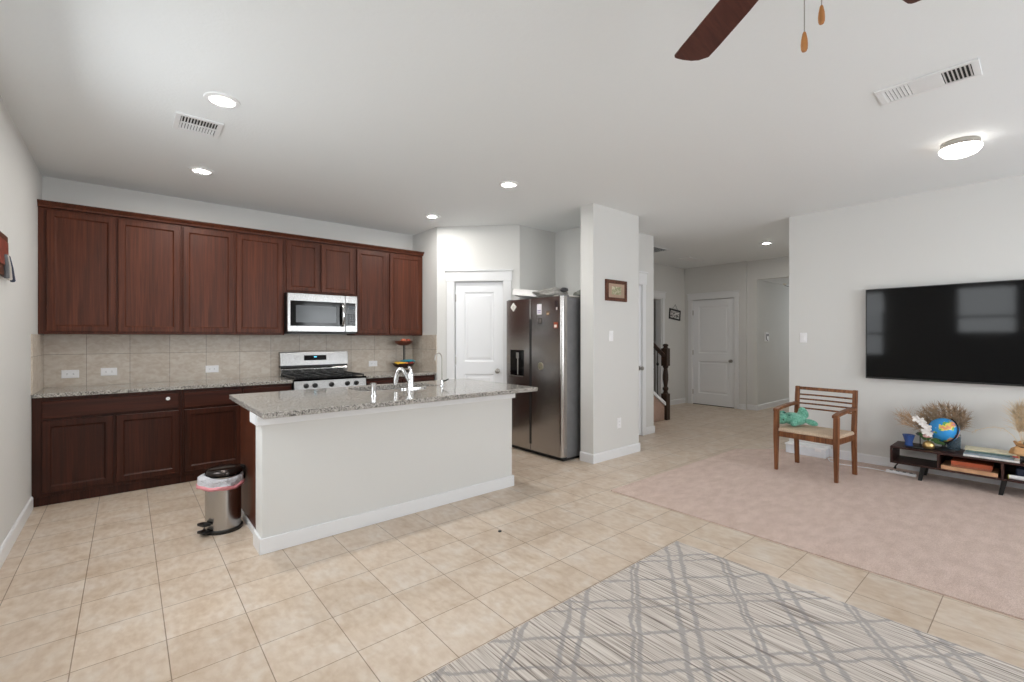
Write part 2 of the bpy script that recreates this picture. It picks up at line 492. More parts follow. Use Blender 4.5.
MB().box(9.04, 12.0, 2.10, 3.53, 2.43, 2.50).world('ceiling_foyer', M['ceiling'])
wall_x('wall_television', XT, XT + 0.12, YN, 2.03)
wall_y('wall_hall_right', 1.91, 2.03, XT + 0.12, 8.92)


# baseboards
def base(name, a, b, out, h=0.10, t=0.014, z0=0.0):
    a, b = Vector(a + (0,)), Vector(b + (0,)); L = (b - a).length
    m = MB(); m.X = frame_of(a, b - a, Vector(out + (0,)))
    m.rings([[(x, -t, z0), (x, -t, h - 0.012), (x, -t * 0.45, h), (x, 0, h), (x, 0, z0)] for x in (0, L)])
    return m.world(name, M['trim'])


base('baseboard_left', (XL, YN), (XL, 5.16), (1, 0))
base('baseboard_pier', (3.796, 3.165), (4.654, 3.165), (0, -1))
base('baseboard_pier_left', (3.81, 3.165), (3.81, 3.345), (-1, 0))
base('baseboard_closet', (5.51, WH), (5.724, WH), (0, -1))
base('baseboard_closet_end', (5.71, WH), (5.71, WH + 0.12), (1, 0))
base('baseboard_hall', (8.08, 4.93), (8.86, 4.93), (0, -1))
base('baseboard_end', (8.86, 3.70), (8.86, 3.825), (-1, 0))
base('baseboard_entry', (8.92, 3.53), (8.92, 3.70), (-1, 0))
base('baseboard_foyer', (8.92, 3.53), (12.0, 3.53), (0, -1))
base('baseboard_television', (XT, YN), (XT, 2.03), (-1, 0))
base('baseboard_rear', (XL, YN), (XT, YN), (0, 1))

# backsplash tiles
bs = MB(); bs.box(XL + 0.008, 3.062, YB - 0.01, YB, 0.895, 1.385).box(XL, XL + 0.009, 5.165, YB, 0.895, 1.372).box(3.061, 3.07, 5.15, YB, 0.895, 1.385)
bs.world('trim_backsplash', M['backsplash'])


# panelled doors
def panelled_door(name, X, u0, u1, z1, knob_u, parent_label, casing=(0.09, 0.10), knob_z=0.92, cap=True, hinge_left=True, set_back=0.02):
    """two-panel door in a cased opening: local frame X, opening u0..u1, height z1"""
    m = MB(); m.X = X
    g = 0.004; y = set_back; t = 0.035; a, c = u0 + g, u1 - g; z0 = 0.012; zt = z1 - g
    st = 0.115; mid0, mid1 = 0.88, 1.04
    m.box(a, c, y + 0.012, y + t, z0, zt)
    for q in ((a, a + st, z0, zt), (c - st, c, z0, zt), (a + st, c - st, z0, z0 + 0.22), (a + st, c - st, zt - 0.13, zt), (a + st, c - st, mid0, mid1)):
        m.box(q[0], q[1], y, y + 0.0125, q[2], q[3])
    for q in ((z0 + 0.22, mid0), (mid1, zt - 0.13)):
        m.panel(a + st, c - st, q[0], q[1], [(0.0, y + 0.0005), (0.014, y + 0.010), (0.034, y + 0.010), (0.05, y + 0.004)])
    d = m.build(name, M['door']); structure(d, parent_label)
    # frame: jambs, casing and head
    f = MB(); f.X = X
    cw, hh = casing
    f.box(u0 - 0.018, u0, -0.001, 0.12, 0, z1 + 0.018).box(u1, u1 + 0.018, -0.001, 0.12, 0, z1 + 0.018).box(u0, u1, -0.001, 0.12, z1, z1 + 0.018)
    f.box(u0 - cw, u0 - 0.006, -0.018, 0.0, 0, z1 + 0.006).box(u1 + 0.006, u1 + cw, -0.018, 0.0, 0, z1 + 0.006)
    f.box(u0 - cw - 0.012, u1 + cw + 0.012, -0.022, 0.0, z1 + 0.006, z1 + 0.006 + hh)
    if cap: f.box(u0 - cw - 0.026, u1 + cw + 0.026, -0.036, 0.0, z1 + 0.006 + hh, z1 + 0.026 + hh)
    f.build('door_casing', M['trim'], d, 0.003)
    k = MB(); k.X = X @ Matrix.Translation((knob_u, y, knob_z))
    k.lathe([(0.031, 0.0), (0.031, -0.006), (0.012, -0.012), (0.011, -0.032), (0.024, -0.040), (0.029, -0.052), (0.024, -0.064), (0.010, -0.069)], axis='Y', seg=20)
    k.build('door_knob', M['nickel'], d, smooth=True)
    hu = u0 if hinge_left else u1
    for hz in (0.25, 1.05, 1.86):
        h = MB(); h.X = X
        h.box(hu - 0.008, hu + 0.010, y - 0.006, y + 0.004, hz - 0.045, hz + 0.045)
        h.tube([X.inverted() @ (X @ Vector((hu + 0.001, y - 0.008, hz - 0.05))), (hu + 0.001, y - 0.008, hz + 0.05)], 0.006)
        h.build('hinge', M['nickel'], d)
    return d


panelled_door('door_1', PM, PD0, PD1, PDZ, 0.785, 'white two-panel pantry door in the diagonal wall beside the fridge', (0.105, 0.125))
HM = frame_of((8.86, 4.93, 0), (0, -1, 0), (-1, 0, 0))
panelled_door('door_2', HM, 0.17, 1.01, 2.115, 0.945, 'white two-panel door at the far end of the hall', (0.085, 0.11), 0.90)
MB().box(8.872, 8.91, 3.925, 4.755, 0.0005, 0.012).build('door_gap_strip', M['vent_dark'])['kind'] = 'structure'  # dark strip filling the gap below the hall end door
CM = frame_of((4.60, WH, 0), (1, 0, 0), (0, -1, 0))
panelled_door('door_3', CM, 0.14, 0.815, 2.07, 0.762, 'white closet door in the wall behind the pier', (0.085, 0.16), 0.93, cap=True, set_back=0.003)
f = MB(); f.box(7.13, 7.214, 4.912, 4.93, 0, 2.12).box(7.996, 8.08, 4.912, 4.93, 0, 2.12).box(7.115, 8.095, 4.908, 4.93, 2.12, 2.23).box(7.10, 8.11, 4.895, 4.93, 2.23, 2.25)
f.box(7.22, 7.238, 4.93, 5.05, 0, 2.12).box(7.972, 7.99, 4.93, 5.05, 0, 2.12).box(7.238, 7.972, 4.93, 5.05, 2.10, 2.12)
f.world('trim_2', M['trim'])


# windows: frames, mid rail, thin panes
def glass_mat():
    k = NT('window_glass'); t = k.t
    tr = k.n('ShaderNodeBsdfTransparent'); gl = k.n('ShaderNodeBsdfGlossy'); gl.inputs['Roughness'].default_value = 0.02
    mx = k.n('ShaderNodeMixShader'); mx.inputs[0].default_value = 0.05
    k.l(tr.outputs[0], mx.inputs[1]); k.l(gl.outputs[0], mx.inputs[2]); k.l(mx.outputs[0], k.out.inputs[0])
    return k.m


M['pane'] = glass_mat()
wn = 0
for y0, y1, z0, z1 in LW:
    wn += 1
    f = MB(); x0, x1 = XL - 0.10, XL - 0.04
    f.box(x0, x1, y0, y0 + 0.04, z0, z1).box(x0, x1, y1 - 0.04, y1, z0, z1).box(x0, x1, y0, y1, z0, z0 + 0.04).box(x0, x1, y0, y1, z1 - 0.04, z1)
    zm = z0 + (z1 - z0) * 0.36; f.box(x0, x1, y0, y1, zm - 0.02, zm + 0.02); f.box(XL - 0.04, XL + 0.03, y0 - 0.03, y1 + 0.03, z0 - 0.02, z0)
    fo = f.world('window_%d' % wn, M['trim'])
    MB().box(XL - 0.072, XL - 0.068, y0 + 0.03, y1 - 0.03, z0 + 0.03, z1 - 0.03).build('pane', M['pane'], fo)
for a0, a1, z0, z1 in RW:
    wn += 1
    f = MB(); y0, y1 = YN - 0.10, YN - 0.04
    f.box(a0, a0 + 0.05, y0, y1, z0, z1).box(a1 - 0.05, a1, y0, y1, z0, z1).box(a0, a1, y0, y1, z0, z0 + 0.05).box(a0, a1, y0, y1, z1 - 0.05, z1)
    am = (a0 + a1) / 2; f.box(am - 0.03, am + 0.03, y0, y1, z0, z1); zm = (z0 + z1) / 2; f.box(a0, a1, y0, y1, zm - 0.02, zm + 0.02); f.box(a0 - 0.03, a1 + 0.03, YN - 0.04, YN + 0.03, z0 - 0.02, z0)
    fo = f.world('window_%d' % wn, M['trim'])
    MB().box(a0 + 0.03, a1 - 0.03, YN - 0.072, YN - 0.068, z0 + 0.03, z1 - 0.03).build('pane', M['pane'], fo)
    bl = MB()
    for i in range(34):
        zz = z0 + 0.03 + i * (z1 - z0 - 0.06) / 34
        bl.box(a0 + 0.02, a1 - 0.02, YN - 0.038, YN - 0.008, zz, zz + 0.003)
    bl.build('blind', M['white_plastic'], fo)

# ------------------------------------------------------------------ upper cabinets
UF, UB = 5.52, YB - 0.001                              # carcass front and back


def cab_door(name, parent, u0, u1, z0, z1, yf, mat, t=0.02, fr=0.047):
    m = MB()
    m.panel(u0, u1, z0, z1, [(0.0, yf - t + 0.004), (0.004, yf - t), (fr, yf - t), (fr + 0.010, yf - t + 0.010), (fr + 0.016, yf - t + 0.011)], back=yf)
    return m.build(name, mat, parent)


def upper(name, x0, x1, z0, doors, label, left_fill=0.0, right_fill=0.0):
    r = thing(name, label, 'cabinet', ((x0 + x1) / 2, UF, z0), 0, 'cherry wall cabinets')
    zt = 2.452
    b = MB(); b.box(x0 + 0.0005, x1 - 0.0005, UF, UB, z0, zt)
    b.build('body', M['cherry'], r, 0.002)
    for a, c in doors:
        cab_door('door', r, a, c, z0 + 0.022, zt - 0.02, UF, M['cherry'])
    return r


upper('wall_cabinet', -0.574, 0.409, 1.376, [(-0.524, -0.079), (-0.062, 0.397)], 'cherry two-door wall cabinet in the corner by the left wall')
upper('wall_cabinet', 0.409, 1.340, 1.376, [(0.421, 0.853), (0.875, 1.322)], 'cherry two-door wall cabinet just left of the microwave')
upper('wall_cabinet', 1.340, 2.137, 1.852, [(1.358, 1.712), (1.735, 2.119)], 'short cherry wall cabinet directly above the microwave')
upper('wall_cabinet', 2.137, 3.068, 1.376, [(2.156, 2.547), (2.588, 3.042)], 'cherry two-door wall cabinet above the two-tier fruit stand')
cr = MB(); cr.rings([[(x, UF + 0.0, 2.4525), (x, UF - 0.022, 2.4525), (x, UF - 0.026, 2.468), (x, UF - 0.05, 2.494), (x, UF - 0.05, 2.503), (x, UB, 2.503), (x, UB, 2.4525)] for x in (-0.574, 3.069)])
tag(cr.build('crown_moulding', M['cherry']), 'long cherry crown moulding running along the tops of the wall cabinets', 'moulding')

# ------------------------------------------------------------------ microwave over the range
r = thing('microwave', 'stainless over-the-range microwave hung under the short wall cabinet', 'microwave', (1.738, 5.45, 1.40))
mx0, mx1, mz0, mz1 = 1.3405, 2.118, 1.402, 1.842
MB().box(mx0, mx1, 5.425, 5.79, mz0, mz1).build('body', M['black'], r, 0.003)
m = MB(); m.panel(mx0, 1.972, mz0 + 0.012, mz1 - 0.001, [(0.0, 5.395), (0.004, 5.391)], back=5.424); m.build('door', M['steel_h'], r)
m = MB(); m.box(mx0 + 0.030, 1.960, 5.387, 5.3915, mz0 + 0.075, mz1 - 0.085); m.build('door_glass', M['black_gloss'], r)
k = NT('microwave_mesh_window'); k.set(Base_Color=lin((72, 76, 80)), Roughness=0.16, Specular_IOR_Level=0.45)
m = MB(); m.box(mx0 + 0.085, 1.865, 5.3845, 5.3875, mz0 + 0.115, mz1 - 0.135); m.build('window', k.m, r)
m = MB(); m.panel(1.974, mx1, mz0 + 0.012, mz1 - 0.001, [(0.0, 5.395), (0.004, 5.391)], back=5.424); m.build('control_panel', M['steel_h'], r)
pn = MB().box(1.980, mx1 - 0.025, 5.387, 5.3915, mz0 + 0.085, mz1 - 0.085).build('keypad', M['black_gloss'], r)
kd = MB(); kd.box(2.005, 2.085, 5.3862, 5.388, mz1 - 0.16, mz1 - 0.125); kd.build('display', plain('display_grey', (70, 78, 84), 0.3), r)
m = MB()
for i in range(5):
    for j in range(3): m.box(2.0 + j * 0.032, 2.022 + j * 0.032, 5.3862, 5.388, mz0 + 0.105 + i * 0.026, mz0 + 0.120 + i * 0.026)
m.build('button', plain('keypad_button', (52, 54, 57), 0.4), r)
m = MB(); hx = 1.935
m.tube([(hx, 5.39, mz1 - 0.105), (hx, 5.365, mz1 - 0.11), (hx, 5.345, mz1 - 0.135), (hx, 5.335, (mz0 + mz1) / 2), (hx, 5.345, mz0 + 0.115), (hx, 5.365, mz0 + 0.09), (hx, 5.39, mz0 + 0.085)], 0.016, 12)
m.build('handle', M['chrome'], r, smooth=True)
MB().box(mx0 + 0.02, mx1 - 0.02, 5.40, 5.70, mz0 - 0.010, mz0).build('vent_grille', M['black'], r)

# ------------------------------------------------------------------ base cabinets
BF = 5.185


def knob(parent, x, y, z, mat):
    m = MB(); m.X = Matrix.Translation((x, y, z))
    m.lathe([(0.007, 0), (0.006, -0.012), (0.015, -0.018), (0.016, -0.024), (0.010, -0.030)], axis='Y', seg=14)
    return m.build('knob', mat, parent, smooth=True)


def base_cab(x0, x1, drawers, doors, label, knob_x=None):
    r = thing('base_cabinet', label, 'cabinet', ((x0 + x1) / 2, BF, 0), 0, 'cherry base cabinets along the back wall')
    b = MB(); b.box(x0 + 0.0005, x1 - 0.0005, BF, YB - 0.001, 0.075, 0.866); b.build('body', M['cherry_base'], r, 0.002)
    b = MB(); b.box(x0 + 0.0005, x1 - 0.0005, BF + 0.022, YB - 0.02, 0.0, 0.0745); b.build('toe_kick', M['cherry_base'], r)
    for a, c in drawers:
        m = MB(); m.panel(a, c, 0.700, 0.838, [(0, BF - 0.016), (0.005, BF - 0.02)], back=BF)
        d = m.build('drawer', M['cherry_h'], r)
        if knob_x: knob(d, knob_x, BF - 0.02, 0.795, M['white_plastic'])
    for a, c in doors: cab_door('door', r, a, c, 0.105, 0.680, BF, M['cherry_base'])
    return r


base_cab(XL + 0.001, 0.382, [(-0.517, 0.365)], [(-0.517, -0.090), (-0.071, 0.365)], 'wide cherry base cabinet with a white knob, against the left wall', 0.283)
base_cab(0.382, 1.332, [(0.403, 0.865), (0.885, 1.312)], [(0.403, 0.865), (0.885, 1.312)], 'cherry base cabinet behind the trash can, beside the range')
base_cab(2.122, 3.060, [(2.14, 2.58), (2.60, 3.04)], [(2.14, 2.58), (2.60, 3.04)], 'cherry base cabinet between the range and the right kitchen corner')
CT0, CT1 = 0.868, 0.900
for x0, x1, lb in ((XL + 0.0095, 1.334, 'long speckled granite countertop with three outlets above it, left of the range'), (2.118, 3.0605, 'short speckled granite countertop under the fruit stand, right of the range')):
    b = MB(); b.box(x0, x1, BF - 0.035, YB - 0.0105, CT0, CT1)
    tag(b.build('countertop', M['granite'], None, 0.005), lb, 'countertop', 'granite countertops along the back wall')

# ------------------------------------------------------------------ range
rx0, rx1 = 1.340, 2.113
r = thing('gas_range', 'stainless gas range with black cooktop and five knobs under the microwave', 'stove', (1.727, 5.15, 0))
MB().box(rx0, rx1, 5.155, 5.78, 0.03, 0.885).build('body', M['black'], r, 0.003)
MB().box(rx0 + 0.02, rx1 - 0.02, 5.19, 5.76, 0.0, 0.03).build('plinth', M['black'], r)
m = MB(); m.rings([[(x, 5.155, 0.775), (x, 5.105, 0.78), (x, 5.125, 0.885), (x, 5.155, 0.885)] for x in (rx0, rx1)]); m.build('control_panel', M['steel_h'], r, 0.003)
for i, fx in enumerate((0.115, 0.205, 0.38, 0.555, 0.655)):
    m = MB(); m.X = Matrix.Translation((rx0 + fx, 5.113, 0.832)) @ Matrix.Rotation(-0.19, 4, 'X')
    m.lathe([(0.026, 0.0), (0.026, -0.008), (0.021, -0.012), (0.019, -0.036), (0.014, -0.040)], axis='Y', seg=20); m.box(-0.004, 0.004, -0.046, -0.034, -0.02, 0.02)
    m.build('knob', M['black'], r, smooth=True)
m = MB(); m.box(rx0 - 0.004, rx1 + 0.004, 5.118, 5.70, 0.885, 0.906); m.build('cooktop', M['black_gloss'], r, 0.004)
for gx in (0, 1, 2):
    g = MB(); a = rx0 + 0.02 + gx * 0.248; c = a + 0.236; y0, y1, z = 5.15, 5.66, 0.924
    for p, q in (((a, y0, z), (c, y0, z)), ((a, y1, z), (c, y1, z)), ((a, y0, z), (a, y1, z)), ((c, y0, z), (c, y1, z)), ((a, (y0 + y1) / 2, z), (c, (y0 + y1) / 2, z)), (((a + c) / 2, y0, z), ((a + c) / 2, y1, z)), ((a, y0 + 0.13, z), (c, y0 + 0.13, z)), ((a, y1 - 0.13, z), (c, y1 - 0.13, z))):
        g.bar(p, q, 0.012, 0.012)
    for px in (a, c):
        for py in (y0, y1): g.bar((px, py, 0.906), (px, py, z), 0.012, 0.012)
    g.build('grate', M['black_metal'], r)
for bx, by in ((0.14, 5.28), (0.14, 5.53), (0.387, 5.40), (0.635, 5.28), (0.635, 5.53)):
    m = MB(); m.lathe([(0.05, 0.906), (0.05, 0.914), (0.034, 0.917), (0.034, 0.926), (0.02, 0.929)], (rx0 + bx, by, 0), 20); m.build('burner', M['black_metal'], r, smooth=True)
m = MB(); m.rings([[(x, 5.70, 0.88), (x, 5.685, 0.98), (x, 5.70, 1.0), (x, 5.785, 1.0), (x, 5.785, 0.88)] for x in (rx0 + 0.004, rx1 - 0.004)]); m.build('riser', M['steel'], r, 0.003)
MB().box(rx0 + 0.004, rx1 - 0.004, 5.70, 5.785, 1.0, 1.02).build('vent_slot', M['black'], r)
bg = MB(); bg.rings([[(x, 5.695, 1.02), (x, 5.715, 1.175), (x, 5.725, 1.182), (x, 5.785, 1.182), (x, 5.785, 1.02)] for x in (rx0 + 0.004, rx1 + 0.008)]); bgo = bg.build('backguard', M['steel_h'], r, 0.004)
m = MB(); m.X = Matrix.Translation((0, 5.7055, 1.105)) @ Matrix.Rotation(-0.13, 4, 'X'); m.box(1.60, 1.855, -0.006, 0.004, -0.028, 0.032); m.build('display', M['black_gloss'], bgo)
m = MB(); m.X = Matrix.Translation((0, 5.7055, 1.105)) @ Matrix.Rotation(-0.13, 4, 'X'); m.box(1.712, 1.742, -0.007, -0.005, 0.006, 0.019); m.build('clock_digits', emit('clock_glow', (90, 190, 230), 1.2), bgo)
m = MB(); m.panel(rx0 + 0.003, rx1 - 0.003, 0.20, 0.768, [(0, 5.118), (0.006, 5.112)], back=5.155); od = m.build('oven_door', M['steel_h'], r)
MB().box(rx0 + 0.12, rx1 - 0.12, 5.108, 5.1125, 0.30, 0.60).build('window', M['black_gloss'], od)
m = MB(); m.tube([(rx0 + 0.06, 5.112, 0.71), (rx0 + 0.06, 5.07, 0.71), (rx1 - 0.06, 5.07, 0.71), (rx1 - 0.06, 5.112, 0.71)], 0.012, 10); m.build('handle', M['steel'], od, smooth=True)
m = MB(); m.panel(rx0 + 0.003, rx1 - 0.003, 0.04, 0.19, [(0, 5.118), (0.006, 5.112)], back=5.155); m.build('drawer', M['steel_h'], r)

# ------------------------------------------------------------------ island
IX0, IX1, IY = 0.640, 2.672, 3.165
r = thing('island_half_wall', 'white painted half wall with baseboard forming the front of the kitchen island', 'kitchen island', (1.65, 3.25, 0))
MB().box(IX0, IX1, IY, 3.345, 0.0, 0.868).build('panel', M['wall'], r, 0.004)
b = MB()
for ring in (((IX0 - 0.016, IY - 0.016), (IX1 + 0.016, IY - 0.016)),):
    b.box(IX0 - 0.016, IX1 + 0.016, IY - 0.015, IY, 0, 0.098).box(IX0 - 0.016, IX0, IY - 0.0149, 3.345, 0, 0.098).box(IX1, IX1 + 0.016, IY - 0.0149, 3.345, 0, 0.098)
b.build('baseboard', M['trim'], r, 0.004)
b = MB(); b.box(IX0 - 0.034, IX1 + 0.022, IY - 0.022, IY, 0.80, 0.8685).box(IX0 - 0.034, IX0, IY - 0.0219, 3.345, 0.80, 0.8685).box(IX1, IX1 + 0.022, IY - 0.0219, 3.345, 0.80, 0.8685)
b.build('apron_trim', M['trim'], r, 0.004)
ICX0 = 0.668
r = thing('island_cabinet', 'dark cherry island cabinet behind the white half wall, end panel by trash can', 'cabinet', (1.65, 3.7, 0))
b = MB(); b.box(ICX0, ICX0 + 0.02, 3.3455, 4.03, 0.0, 0.868); b.build('end_panel', M['cherry'], r)
b = MB(); b.box(IX1 - 0.02, IX1, 3.3455, 4.03, 0.0, 0.868); b.build('end_panel', M['cherry'], r)
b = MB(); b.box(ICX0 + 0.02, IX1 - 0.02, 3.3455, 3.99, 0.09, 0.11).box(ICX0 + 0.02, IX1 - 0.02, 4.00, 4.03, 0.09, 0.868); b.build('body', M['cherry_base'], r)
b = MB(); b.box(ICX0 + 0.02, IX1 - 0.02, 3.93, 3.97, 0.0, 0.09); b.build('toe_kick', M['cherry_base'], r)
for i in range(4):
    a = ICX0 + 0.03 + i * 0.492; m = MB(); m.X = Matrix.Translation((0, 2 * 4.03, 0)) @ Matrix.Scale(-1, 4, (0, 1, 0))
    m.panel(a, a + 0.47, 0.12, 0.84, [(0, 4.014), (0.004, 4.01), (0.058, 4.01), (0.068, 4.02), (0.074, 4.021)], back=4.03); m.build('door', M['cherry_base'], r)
b = MB(); b.box(ICX0 - 0.012, ICX0, 3.36, 4.03, 0.0, 0.045); b.build('shoe_moulding', M['trim'], r, 0.003)
# worktop with the sink opening
SX0, SX1, SY0, SY1 = 1.46, 2.20, 3.64, 4.0
WX0, WX1, WY0, WY1 = 0.603, 2.795, 2.955, 4.10
b = MB(); IT0, IT1 = 0.8695, 0.905
ou = [(WX0, WY0), (WX1, WY0), (WX1, WY1), (WX0, WY1)]; inn = [(SX0, SY0), (SX1, SY0), (SX1, SY1), (SX0, SY1)]
b.rings([[(x, y, z) for x, y in q] for q, z in ((ou, IT0), (ou, IT1), (inn, IT1), (inn, IT0))], closed=True)
tag(b.build('island_worktop', M['granite'], None, 0.004), 'polished speckled granite worktop on the island with sink and faucets', 'worktop')
r = thing('kitchen_sink', 'undermount steel sink set in the island worktop behind the faucet', 'sink', ((SX0 + SX1) / 2, 3.82, 0.66))
b = MB(); e = 0.012
for x0, x1 in ((SX0 + 0.0, 1.82), (1.84, SX1 - 0.0)):
    b.rings([[(x0, SY0, 0.868), (x1, SY0, 0.868), (x1, SY1, 0.868), (x0, SY1, 0.868)], [(x0 + e, SY0 + e, 0.70), (x1 - e, SY0 + e, 0.70), (x1 - e, SY1 - e, 0.70), (x0 + e, SY1 - e, 0.70)]], cap0=False)
b.box(1.8205, 1.8395, SY0, SY1, 0.75, 0.862)
bo = b.build('bowl', M['steel'], r)
for cx in (1.64, 2.02):
    m = MB(); m.lathe([(0.045, 0.701), (0.045, 0.704), (0.03, 0.703)], (cx, 3.82, 0), 20); m.build('drain', M['chrome'], r, smooth=True)
# faucet
r = thing('kitchen_faucet', 'chrome pull-down faucet with long bright deck plate at the island sink', 'faucet', (1.90, 3.575, 0.905))
m = MB(); m.rings([[(1.90 + 0.12 * math.copysign(abs(math.cos(a)) ** 0.5, math.cos(a)), 3.575 + 0.030 * math.copysign(abs(math.sin(a)) ** 0.8, math.sin(a)), z) for a in [2 * PI * i / 24 for i in range(24)]] for z in (0.905, 0.917)])
m.build('deck_plate', M['chrome'], r, 0.003)
m = MB(); m.lathe([(0.030, 0.915), (0.027, 0.925), (0.024, 0.99), (0.0245, 1.03), (0.019, 1.048)], (1.872, 3.575, 0), 20); m.build('post', M['chrome'], r, smooth=True)
m = MB(); m.tube([(1.872, 3.575, 1.04), (1.871, 3.573, 1.066), (1.862, 3.571, 1.084), (1.846, 3.568, 1.098)], [0.016, 0.014, 0.011, 0.008], 10); m.build('handle', M['chrome'], r, smooth=True)
m = MB(); pts = [(1.862, 3.578, 0.965), (1.845, 3.590, 1.005), (1.826, 3.604, 1.050), (1.812, 3.616, 1.074), (1.797, 3.630, 1.078), (1.785, 3.644, 1.060), (1.780, 3.655, 1.030)]
m.tube(pts, [0.017, 0.0165, 0.016, 0.016, 0.016, 0.017, 0.018], 12); m.build('spout', M['chrome'], r, smooth=True)
m = MB(); m.tube([(1.780, 3.655, 1.032), (1.777, 3.664, 0.985), (1.776, 3.668, 0.935)], [0.019, 0.022, 0.019], 12); m.build('spray_head', M['chrome'], r, smooth=True)
r = thing('soap_dispenser', 'short chrome soap dispenser post standing left of the island sink faucet', 'soap dispenser', (1.43, 3.32, 0.905))
m = MB(); m.lathe([(0.027, 0.905), (0.027, 0.912), (0.019, 0.915), (0.018, 0.985), (0.020, 0.986), (0.020, 1.0), (0.012, 1.003)], (1.43, 3.32, 0), 18); m.build('body', M['chrome'], r, smooth=True)
m = MB(); m.tube([(1.43, 3.32, 0.992), (1.43, 3.345, 0.998), (1.43, 3.37, 0.992)], 0.008, 8); m.build('nozzle', M['chrome'], r, smooth=True)
r = thing('water_filter_faucet', 'thin gooseneck drinking water faucet at the right end of the sink', 'faucet', (2.19, 3.58, 0.905))
m = MB(); m.lathe([(0.024, 0.905), (0.022, 0.913), (0.012, 0.918), (0.012, 0.955), (0.008, 0.965)], (2.19, 3.58, 0), 16); m.build('base', M['chrome'], r, smooth=True)
m = MB(); pts = [(2.19, 3.58, 0.955), (2.19, 3.58, 1.14)] + [(2.155 + 0.035 * math.cos(t), 3.585, 1.165 + 0.042 * math.sin(t)) for t in [i * PI / 8 for i in range(0, 9)]] + [(2.118, 3.586, 1.14)]
m.tube(pts, 0.0065, 10); m.build('spout', M['nickel'], r, smooth=True)
m = MB(); m.tube([(2.19, 3.58, 0.945), (2.225, 3.565, 0.958), (2.245, 3.557, 0.968)], [0.007, 0.006, 0.005], 8); m.build('lever', M['black'], r, smooth=True)

# ------------------------------------------------------------------ trash can
tx, ty = 0.520, 3.768
r = thing('trash_can', 'round stainless pedal trash can with dark lid beside the island end', 'trash can', (tx, ty, 0))
m = MB(); m.lathe([(0.117, 0.0), (0.120, 0.004), (0.120, 0.02), (0.111, 0.026)], (tx, ty, 0), 40); m.build('base_ring', M['black'], r, smooth=True)
m = MB(); m.lathe([(0.109, 0.022), (0.109, 0.385), (0.104, 0.385), (0.104, 0.03)], (tx, ty, 0), 48); m.build('body', M['steel'], r, smooth=True)
m = MB(); m.lathe([(0.113, 0.398), (0.114, 0.414), (0.107, 0.426), (0.085, 0.434), (0.04, 0.438), (0.005, 0.439)], (tx + 0.004, ty, 0), 40); m.build('lid', plain('smoked_steel_lid', (74, 68, 66), 0.18, 0.9), r, smooth=True)
m = MB(); m.box(tx + 0.075, tx + 0.135, ty - 0.03, ty + 0.03, 0.33, 0.43); m.build('lid_hinge', M['black'], r, 0.012)
fd = Vector((-0.88, -0.47, 0)); sd = Vector((-fd.y, fd.x, 0)); c0 = Vector((tx, ty, 0)) + fd * 0.112
for nm, z in (('pedal', 0.026), ('pedal', 0.078)):
    m = MB(); q = [c0 - sd * 0.035, c0 + sd * 0.035, c0 + sd * 0.035 + fd * 0.052, c0 - sd * 0.035 + fd * 0.052]
    m.rings([[(p.x, p.y, z - 0.012 + (0.006 if i > 1 else 0)) for i, p in enumerate(q)], [(p.x, p.y, z + 0.008 + (0.006 if i > 1 else 0)) for i, p in enumerate(q)]])
    m.build(nm, M['black'], r, 0.006)
# liner bag: wavy cuff over the rim
k = NT('translucent_bag'); k.set(Base_Color=lin((226, 226, 232)), Roughness=0.3, Specular_IOR_Level=0.5, Alpha=1.0, Transmission_Weight=0.15)
nb = k.n('ShaderNodeTexNoise'); nb.inputs['Scale'].default_value = 26; nb.inputs['Detail'].default_value = 5; nb.inputs['Distortion'].default_value = 1.5; k.l(k.coords((1, 1, 0.6)), nb.inputs['Vector']); k.bump(nb.outputs[0], 1.0, 0.03)
k2 = plain('pink_drawstring', (226, 150, 158), 0.4)
r = thing('trash_bag', 'white trash bag with pink drawstring band folded over the trash can rim', 'trash bag', (tx, ty, 0.30))
def bag_ring(rad, z, amp, seg=96, ph=0.0, za=0.0):
    out = []
    for i in range(seg):
        a = 2 * PI * i / seg
        n1 = noise.noise(Vector((math.cos(a) * 2.2 + ph, math.sin(a) * 2.2, z * 30)))
        n2 = noise.noise(Vector((math.cos(a) * 6 + ph, math.sin(a) * 6, z * 45 + 9)))
        rr = rad + amp * (n1 + 0.7 * n2); side = max(0, math.cos(a - 3.5)) ** 6
        rr += side * 0.03 * (0.4 + (amp > 0.004)); out.append((tx + rr * math.cos(a), ty + rr * math.sin(a), z + za * n1 - 0.02 * max(0, math.cos(a + PI / 2)) + side * 0.015))
    return out
m = MB(); m.rings([bag_ring(0.106, 0.393, 0.002), bag_ring(0.117, 0.396, 0.004), bag_ring(0.123, 0.382, 0.011, ph=2), bag_ring(0.121, 0.362, 0.013, ph=3), bag_ring(0.125, 0.345, 0.012, ph=4, za=0.014)], False, False)
m.build('liner', k.m, r, smooth=True, angle=3)
m = MB(); m.rings([bag_ring(0.125, 0.345, 0.012, ph=4, za=0.014), bag_ring(0.129, 0.335, 0.012, ph=4.3, za=0.016), bag_ring(0.126, 0.316, 0.011, ph=4.6, za=0.018), bag_ring(0.119, 0.318, 0.006, ph=4.6, za=0.018)], False, False)
m.build('drawstring_band', k2, r, smooth=True, angle=3)

